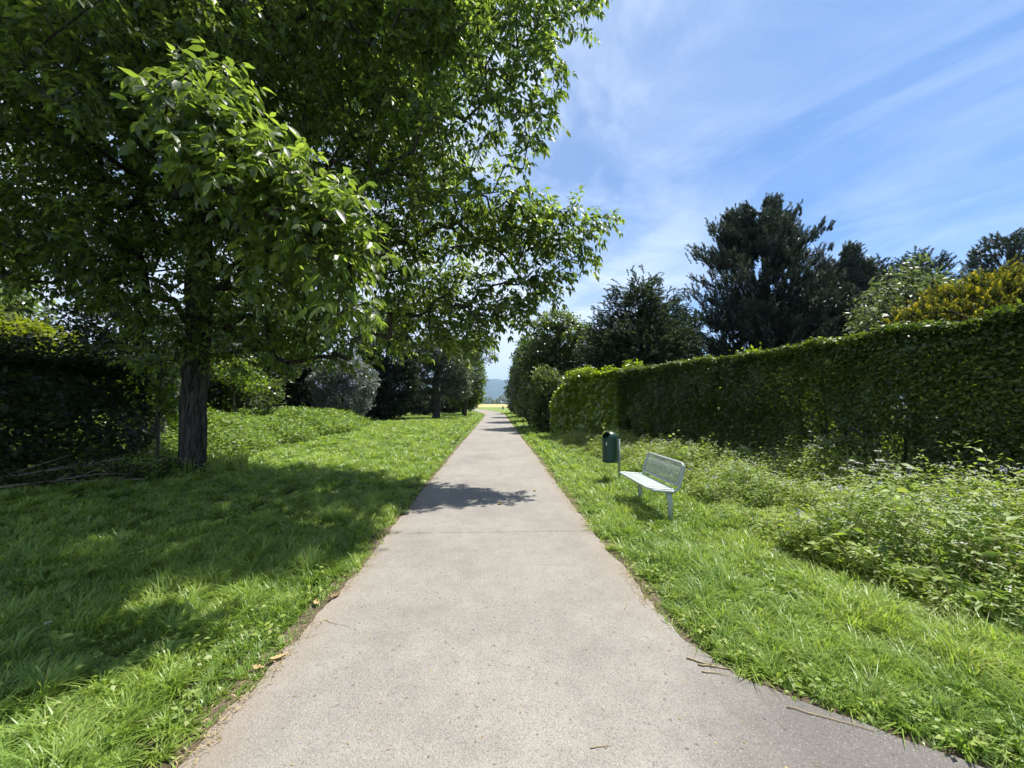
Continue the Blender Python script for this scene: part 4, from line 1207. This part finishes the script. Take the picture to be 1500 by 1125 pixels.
# dry straw and plant litter along both path edges
rng = np.random.default_rng(104)
n = 5200
y = 1.4 + 10 * rng.random(n) ** 1.8
sd = rng.random(n) < .45
off = rng.exponential(.07, n) - .07
x = np.where(sd, ledge(y) - off, redge(y) + off)
cl = vnoise(y * 2.2 + np.where(sd, 0, 40), y * 0, 95)
ok = cl > -.1
p = np.stack([x, y, np.full(n, .02) + rng.random(n) * .012], 1)[ok]
d = rand_dir(len(p), rng); d[:, 2] *= .15
V, T, r = leaf_batch(p, d, unit(np.array([0, 0, 1.0]) + rng.normal(size=p.shape) * .4), rng.uniform(.015, .06, len(p)), rng.uniform(.002, .006, len(p)), T_LO, rng)
o = mesh_obj('straw_litter', V, T, M['straw'], rnd=r)
tag(o, 'dry straw and bits of dead stalk along the path edges', 'litter', kind='stuff')


# ------------------------------------------------------------------ bench
def bench():
    root = tag(empty('park_bench', (2.28, 5.12, 0), 0.0), 'grey-green metal mesh park bench facing the path', 'bench')
    Lb = 1.24
    # local: x away from the path (0.0 front .. ), y along the bench, z up
    # profile of the mesh sheet frame seen from the end
    def rounded(pts, r=.06, k=5):
        out = []
        n = len(pts)
        pts = np.array(pts, float)
        for i in range(n):
            a, b, c = pts[i - 1], pts[i], pts[(i + 1) % n]
            u = unit((a - b)[None])[0]; v = unit((c - b)[None])[0]
            for f in np.linspace(0, 1, k):
                out.append((b + u * r) * (1 - f) ** 2 + 2 * b * f * (1 - f) + (b + v * r) * f ** 2)
        return np.array(out)
    # seat
    zf, zb = .452, .425
    x0, x1 = -.22, .14
    loop = rounded([[x0, 0.03, zf], [x1, 0.03, zb], [x1, Lb, zb], [x0, Lb, zf]], .07)
    loop = np.concatenate([loop, loop[:2]])
    V, T = poly_tube(loop, .017, 8, cap=False)
    seat = mesh_obj('seat', V, T, M['bench'], root, smooth=True)
    cs, ss = [], []
    xs = np.arange(x0 + .02, x1 - .01, .021)
    for xx in xs:
        cs.append([xx, Lb / 2 + .015, zf + (zb - zf) * (xx - x0) / (x1 - x0)]); ss.append([.0058, Lb / 2 - .03, .0025])
    ysb = np.arange(.05, Lb - .02, .021)
    for yy in ysb:
        cs.append([(x0 + x1) / 2, yy, (zf + zb) / 2]); ss.append([(x1 - x0) / 2 - .01, .0052, .0022])
    V, T = boxes(cs, ss)
    half = len(xs) * 8
    # cross wires follow the slope of the seat
    V[half:, 2] += (V[half:, 0] - (x0 + x1) / 2) * (zb - zf) / (x1 - x0) - .001
    mesh_obj('seat_mesh', V, T, M['bench'], seat)
    # backrest, reclined
    a = np.array([.17, 0, .485]); b = np.array([.275, 0, .775])
    up = unit((b - a)[None])[0]; hgt = np.linalg.norm(b - a)
    loop = rounded([a + [0, .03, 0], b + [0, .03, 0], b + [0, Lb, 0], a + [0, Lb, 0]], .075)
    loop = np.concatenate([loop, loop[:2]])
    V, T = poly_tube(loop, .017, 8, cap=False)
    back = mesh_obj('backrest', V, T, M['bench'], root, smooth=True)
    parts = []
    nrm = np.cross(up, [0, 1.0, 0])
    for f in np.arange(.03, hgt - .02, .025):
        c = a + up * f
        V, T = boxes([[0, Lb / 2 + .015, 0]], [[.0020, Lb / 2 - .03, .0024]])
        V = V[:, :1] * nrm + V[:, 1:2] * np.array([0, 1.0, 0]) + V[:, 2:] * up + c
        parts.append((V, T))
    for yy in np.arange(.055, Lb - .02, .025):
        V, T = boxes([[0.0008, 0, 0]], [[.0020, 0.0024, hgt / 2 - .012]])
        V = V[:, :1] * nrm + V[:, 1:2] * np.array([0, 1.0, 0]) + V[:, 2:] * up + (a + b) / 2 + np.array([0, yy, 0])
        parts.append((V, T))
    V, T = joinVT(parts)
    mesh_obj('back_mesh', V, T, M['bench'], back)
    # curved arms joining seat and back, and a flat leg at either end
    for yy in (.02, Lb + .008):
        pts = np.array([[x0 + .04, yy, zf - .02], [-.02, yy, zf - .035], [.12, yy, zb - .02], [.185, yy, zb + .02], [.215, yy, zb + .10], [.245, yy, .66], [.272, yy, .76]])
        t = np.linspace(0, 6, 25)
        pts = np.stack([np.interp(t, np.arange(7), pts[:, k]) for k in range(3)], 1)
        V, T = poly_tube(pts, .020, 8)
        mesh_obj('side_frame', V, T, M['bench'], root, smooth=True)
    for yy in (.06, Lb - .10):
        pts = [[.07, yy, zb - .03], [.085, yy, .25], [.085, yy, -.05]]
        V, T = poly_tube(pts, [.030, .027, .025], 12)
        V[:, 0] = .08 + (V[:, 0] - .08) * 1.35
        mesh_obj('leg', V, T, M['bench'], root, smooth=True)
    V, T = joinVT([boxes([[.05, Lb / 2, zb - .035]], [[.022, Lb / 2 - .05, .012]])])
    mesh_obj('crossbar', V, T, M['bench'], root)


bench()


# ------------------------------------------------------------------ litter bin
def litter_bin():
    root = tag(empty('litter_bin', (2.46, 7.6, 0)), 'dark green domed plastic litter bin on a steel post beside the bench', 'bin')
    bc = np.array([-.19, -.02])
    r = .152
    zb, zs, zt = .455, .90, 1.035
    ns = 64
    prof = [(r * .96, zb), (r * 1.0, zb + .02), (r * .985, zb + .12), (r * .98, zs - .12), (r * .97, zs)]
    for a in np.linspace(0, 90, 14)[1:]:
        prof.append((r * .97 * math.cos(R(a)) ** .8 if a < 90 else 0.002, zs + (zt - zs) * math.sin(R(a))))
    prof = np.array(prof)
    # finer rings for a clean mouth
    q = np.linspace(0, len(prof) - 1, 110)
    prof = np.stack([np.interp(q, np.arange(len(prof)), prof[:, k]) for k in range(2)], 1)
    th = np.arange(ns) / ns * 2 * np.pi
    V = np.stack([bc[0] + prof[:, 0:1] * np.cos(th), bc[1] + prof[:, 0:1] * np.sin(th), np.repeat(prof[:, 1:2], ns, 1)], -1).reshape(-1, 3)
    md = unit(np.array([[-.92, -.40, .0]]))[0]
    T = []
    for k in range(len(prof) - 1):
        for i in range(ns):
            j = (i + 1) % ns
            c = (V[k * ns + i] + V[(k + 1) * ns + j]) / 2
            rel = c - np.array([bc[0], bc[1], 0])
            fwd = rel[0] * md[0] + rel[1] * md[1]
            sid = -rel[0] * md[1] + rel[1] * md[0]
            # mouth: oval cut in the shoulder on the path side
            if fwd > .02 and (sid / .095) ** 2 + ((c[2] - .965) / .060) ** 2 < 1:
                continue
            T.append([k * ns + i, k * ns + j, (k + 1) * ns + j]); T.append([k * ns + i, (k + 1) * ns + j, (k + 1) * ns + i])
    o = mesh_obj('body', V, np.array(T), M['bin'], root, smooth=True)
    md_ = o.modifiers.new('wall', 'SOLIDIFY'); md_.thickness = .006; md_.offset = -1
    V, T = poly_tube([[bc[0], bc[1], zb + .05], [bc[0], bc[1], zs - .03]], r * .90, 32)
    mesh_obj('liner', V, T, M['black'], o)
    # bottom rim, flat base
    V, T = poly_tube([[bc[0], bc[1], zb - .018], [bc[0], bc[1], zb - .002], [bc[0], bc[1], zb + .004]], [r * 1.0, r * 1.04, r * 1.02], 40)
    mesh_obj('base_rim', V, T, M['bin'], root, smooth=False)
    # post with a dark cap and two brackets
    V, T = poly_tube([[0, 0, -.05], [0, 0, .46], [0, 0, .905]], .024, 14)
    post = mesh_obj('post', V, T, M['steel'], root, smooth=True)
    V, T = poly_tube([[0, 0, .905], [0, 0, .925]], .028, 14)
    mesh_obj('cap', V, T, M['black'], post)
    for z in (.50, .86):
        V, T = boxes([[-.03, -.005, z]], [[.034, .02, .014]])
        mesh_obj('bracket', V, T, M['steel'], root)
    # small white sticker on the front of the body
    a0 = math.atan2(-.62, -.55)
    g = []
    for az, z in ((-.085, .80), (.085, .80), (.0, .858), (-.085, .775), (.085, .775)):
        g.append([bc[0] + (r * .98 + .004) * math.cos(a0 + az), bc[1] + (r * .98 + .004) * math.sin(a0 + az), z])
    mesh_obj('sticker', np.array(g), np.array([[0, 1, 2], [3, 4, 1], [3, 1, 0]]), M['sticker'], root)


litter_bin()

# small dark post far down the path
root = tag(empty('bollard', (1.9, 92.0, 0)), 'tiny dark bollard on the right grass where the path bends away', 'bollard')
V, T = poly_tube([[0, 0, -.05], [0, 0, .80], [0, 0, .88], [0, 0, .92]], [.16, .15, .13, .05], 14)
mesh_obj('shaft', V, T, M['black'], root)
V, T = poly_tube([[0, 0, .66], [0, 0, .74]], .158, 14)
mesh_obj('band', V, T, M['steel'], root)


# ------------------------------------------------------------------ cut branches lying by the walnut, twigs on the path
def stick(name, label, cat, a, b, r, seed, group=None, mat=None, forks=0, sag=.04):
    rng = np.random.default_rng(seed)
    a = np.array(a, float); b = np.array(b, float)
    k = 9
    t = np.linspace(0, 1, k)[:, None]
    pts = a + (b - a) * t
    ln = np.linalg.norm(b - a)
    pts[1:-1] += rng.normal(size=(k - 2, 3)) * np.array([1, 1, .35]) * sag * ln * .35
    pts[:, 2] = np.clip(pts[:, 2], r, None)
    parts = [poly_tube(pts - a, np.linspace(r, r * .45, k), 7)]
    for q in range(forks):
        i = rng.integers(2, k - 1)
        d = unit((b - a)[None])[0] * .7 + rng.normal(size=3) * .5
        d[2] = abs(d[2]) * .5
        e = pts[i] + d * ln * rng.uniform(.12, .3)
        parts.append(poly_tube(np.array([pts[i], (pts[i] + e) / 2 + rng.normal(size=3) * .02, e]) - a, [r * .5, r * .38, r * .2], 5))
    V, T = joinVT(parts)
    o = mesh_obj(name, V, T, mat or M['wood'], None, smooth=True, rnd=np.full(len(T), .75))
    o.location = a
    tag(o, label, cat, group)
    return o


G1 = 'cut branches lying by the walnut'
stick('cut_branch', 'longest pale cut branch lying on the shaded lawn left of the walnut', 'branch', (-10.0, 7.6, .05), (-7.9, 8.7, .42), .028, 1, G1, forks=3)
stick('cut_branch', 'second pale cut branch lying across the longest one in walnut shade', 'branch', (-8.9, 7.9, .05), (-6.9, 8.0, .10), .022, 2, G1, forks=3)
stick('cut_branch', 'thin forked cut branch at the front of the branch pile', 'branch', (-9.3, 7.2, .04), (-7.6, 8.1, .22), .018, 3, G1, forks=4)
stick('cut_branch', 'short thick cut branch at the left end of the branch pile', 'branch', (-9.9, 7.3, .05), (-8.8, 7.5, .09), .034, 4, G1, forks=1)
stick('cut_branch', 'bent cut branch propped against the foot of the walnut trunk', 'branch', (-8.1, 8.4, .04), (-7.2, 8.95, .38), .020, 5, G1, forks=3)
rng = np.random.default_rng(106)
# withered leaves still on the heap
n = 2600
f = rng.random(n)
p = np.stack([-9.9 + 3.0 * f, 7.4 + 1.3 * f + rng.normal(size=n) * .28, np.abs(rng.normal(size=n)) * (.10 + .16 * f)], 1)
V, T, r = leaf_batch(p, unit(rng.normal(size=(n, 3)) * [1, 1, .4]), unit(np.array([0, 0, 1.0]) + rng.normal(size=(n, 3)) * .7), rng.uniform(.06, .13, n), rng.uniform(.025, .05, n), T_MID, rng)
tag(mesh_obj('branch_litter', V, T, M['dark_hedge'], rnd=r), 'dark withered leaves heaped over the cut branches', 'litter', kind='stuff')

stick('twig', 'long thin straw-coloured twig lying along the right path edge', 'twig', (1.52, 2.02, .022), (1.83, 1.86, .022), .0035, 11, None, M['straw'])
G2 = 'short dry twigs on the right path edge'
stick('twig', 'topmost of the short dry twigs on the right path edge', 'twig', (1.19, 2.42, .022), (1.33, 2.33, .024), .006, 12, G2, M['straw'], forks=1)
stick('twig', 'middle short dry twig on the right path edge, under its neighbour', 'twig', (1.23, 2.36, .022), (1.40, 2.31, .022), .005, 13, G2, M['straw'])
stick('twig', 'lowest of the short dry twigs on the right path edge', 'twig', (1.22, 2.30, .022), (1.36, 2.26, .022), .004, 14, G2, M['straw'])
stick('twig', 'tiny curled twig alone on the asphalt near the bottom of the photo', 'twig', (.44, 1.83, .02), (.54, 1.84, .022), .0025, 15, None, M['straw'], forks=1)
stick('twig', 'fine straw stalk on the asphalt beside the right grass edge', 'twig', (1.00, 3.00, .02), (1.12, 3.20, .02), .0025, 16, None, M['straw'])
stick('twig', 'fine stalk on the asphalt beside the left grass edge', 'twig', (-1.24, 2.95, .02), (-1.02, 2.85, .02), .002, 17, None, M['straw'], forks=1)


def curled_leaf(name, label, loc, L, Wd, rz, seed, group=None):
    rng = np.random.default_rng(seed)
    nx, ny = 11, 7
    V = []
    for i in range(nx):
        f = i / (nx - 1)
        ww = Wd * math.sin(math.pi * min(1, f * .94 + .04)) ** .8
        for j in range(ny):
            v = j / (ny - 1) * 2 - 1
            V.append([L * (f - .5), ww * v / 2, .012 + .10 * L * (v * v) * .9 + .22 * L * (f - .45) ** 2 + rng.normal() * .004])
    V = np.array(V)
    i = np.arange(nx - 1)[:, None] * ny + np.arange(ny - 1)[None]
    Q = np.stack([i, i + 1, i + ny + 1, i + ny], -1).reshape(-1, 4)
    o = mesh_obj(name, V, Q, M['deadleaf'], smooth=True, rnd=np.full(len(Q), rng.random()))
    o.location = (*loc, .016); o.rotation_euler = (0, 0, rz)
    md = o.modifiers.new('thick', 'SOLIDIFY'); md.thickness = .0015
    tag(o, label, 'leaf', group)


G3 = 'withered leaves on the left path edge'
curled_leaf('fallen_leaf', 'yellowed dry leaf lying flat on the left path edge', (-1.33, 2.52), 0.105, 0.034, .5, 1, G3)
curled_leaf('fallen_leaf', 'second yellowed leaf tucked under the grass at the left path edge', (-1.40, 2.43), 0.087, 0.031, -.3, 2, G3)
curled_leaf('fallen_leaf', 'brown curled leaf on the left path edge, farther up', (-1.30, 3.28), 0.093, 0.043, .9, 3, G3)
curled_leaf('fallen_leaf', 'darkest curled leaf in the left grass edge beside the brown one', (-1.40, 3.18), 0.081, 0.043, 2.2, 4, G3)
curled_leaf('fallen_leaf', 'small dark leaf lying on the middle of the path near the joint', (.08, 6.1), .08, .05, .4, 5)
curled_leaf('fallen_leaf', 'small dark leaf on the right half of the path by the tree shadow', (.72, 7.0), .09, .05, 1.4, 6)


# ------------------------------------------------------------------ white flowering plants at the hedge foot
def umbel_plant(label, loc, h, nst, seed, group, hs=.8):
    rng = np.random.default_rng(seed)
    root = tag(empty('wildflower', loc), label, 'flower', group)
    st, fl, lf = [], [], []
    for k in range(nst):
        top = np.array([rng.normal() * .13, rng.normal() * .13, h * rng.uniform(.75, 1.05)])
        mid = top * .5 + rng.normal(size=3) * .02
        st.append(poly_tube([[0, 0, -.03], mid, top], [.005, .004, .003], 6))
        m = 46
        a = rng.random(m) * 6.28; rr = .055 * hs * np.sqrt(rng.random(m))
        p = top + np.stack([np.cos(a) * rr, np.sin(a) * rr, .02 - rr * .2 + rng.normal(size=m) * .004], 1)
        fl.append(leaf_batch(p, rand_dir(m, rng) * [1, 1, .2], np.tile([0, 0, 1.0], (m, 1)) + rng.normal(size=(m, 3)) * .3, .017 * hs, .014 * hs, T_LO, rng))
        q = 12
        u = rng.random(q) * .85
        p = top * u[:, None]
        a = rng.random(q) * 6.28
        d = np.stack([np.cos(a), np.sin(a), rng.uniform(-.3, .5, q)], 1)
        lf.append(leaf_batch(p, d, np.tile([0, 0, 1.0], (q, 1)) + rng.normal(size=(q, 3)) * .3, rng.uniform(.07, .13, q), .045, T_MID, rng))
    V, T = joinVT(st); mesh_obj('stem', V, T, M['stem'], root)
    for V, T, r in fl:
        mesh_obj('flower_head', V, T, M['petal'], root, rnd=r)
    V, T, r = join(lf); mesh_obj('leaves', V, T, M['weed'], root, rnd=r)


G4 = 'white umbel flowers at the hedge foot'
umbel_plant('taller white-topped wildflower against the dark hedge foot at right', (5.02, 4.75, 0), .92, 6, 1, G4)
umbel_plant('white-topped wildflower nearest the right photo edge by the hedge foot', (5.75, 4.45, 0), .86, 4, 2, G4)
umbel_plant('lower white-topped wildflower left of the taller one at the hedge foot', (4.75, 5.25, 0), .78, 4, 3, G4)
umbel_plant('single pale wildflower standing in the left lawn at the edge of shade', (-2.62, 2.55, 0), .24, 1, 4, None, .35)


# ------------------------------------------------------------------ low shrubs closing the view under the far trees on the left
FAR = [(-13.6, 44.0, 'dark low bush beyond the silvery bush, under the far trees'), (-10.4, 49.0, 'dark low bush just left of the forked little tree, far back'),
       (-8.4, 57.0, 'low bush seen right behind the trunk of the forked little tree'), (-18.5, 38.0, 'dark low bush deep under the trees beyond the brambles'),
       (-9.2, 80.0, 'grey-green bush at the end of the lawn before the yellow field'), (-24.5, 33.0, 'dark bush under the trees straight behind the walnut trunk'), (-6.8, 66.0, 'low bush beside the small dark upright shrub')]
for k, (x_, y_, lb) in enumerate(FAR):
    broad_tree('shrub', lb, 'shrub', (x_, y_, 0), straight(2.2), .09, [(0, 0, 2.0, 2.6, 1.5, 1.5), (-1.6, 0, 1.2, 2.0, 1.4, 1.2), (1.5, 0, 1.3, 2.0, 1.4, 1.3)], 190, .5, .26, 18,
               M['greygreen'] if k in (4, 6) else M['darkgreen'], M['bark2'], 200 + k, reach=.6)

# ------------------------------------------------------------------ air
hz = 9200.0
V, T = boxes([[0, 0, 299]], [[hz, hz, 300]])
o = mesh_obj('haze', V, T, [], None)
m, t = new_mat('air')
vol = t.n('ShaderNodeVolumePrincipled', {'Color': (0.44, 0.63, 1.0, 1), 'Density': 1.2e-4, 'Anisotropy': 0.3})
out = t.n('ShaderNodeOutputMaterial')
t.t.links.new(vol.outputs[0], out.inputs['Volume'])
o.data.materials.append(m)
tag(o, kind='stuff')
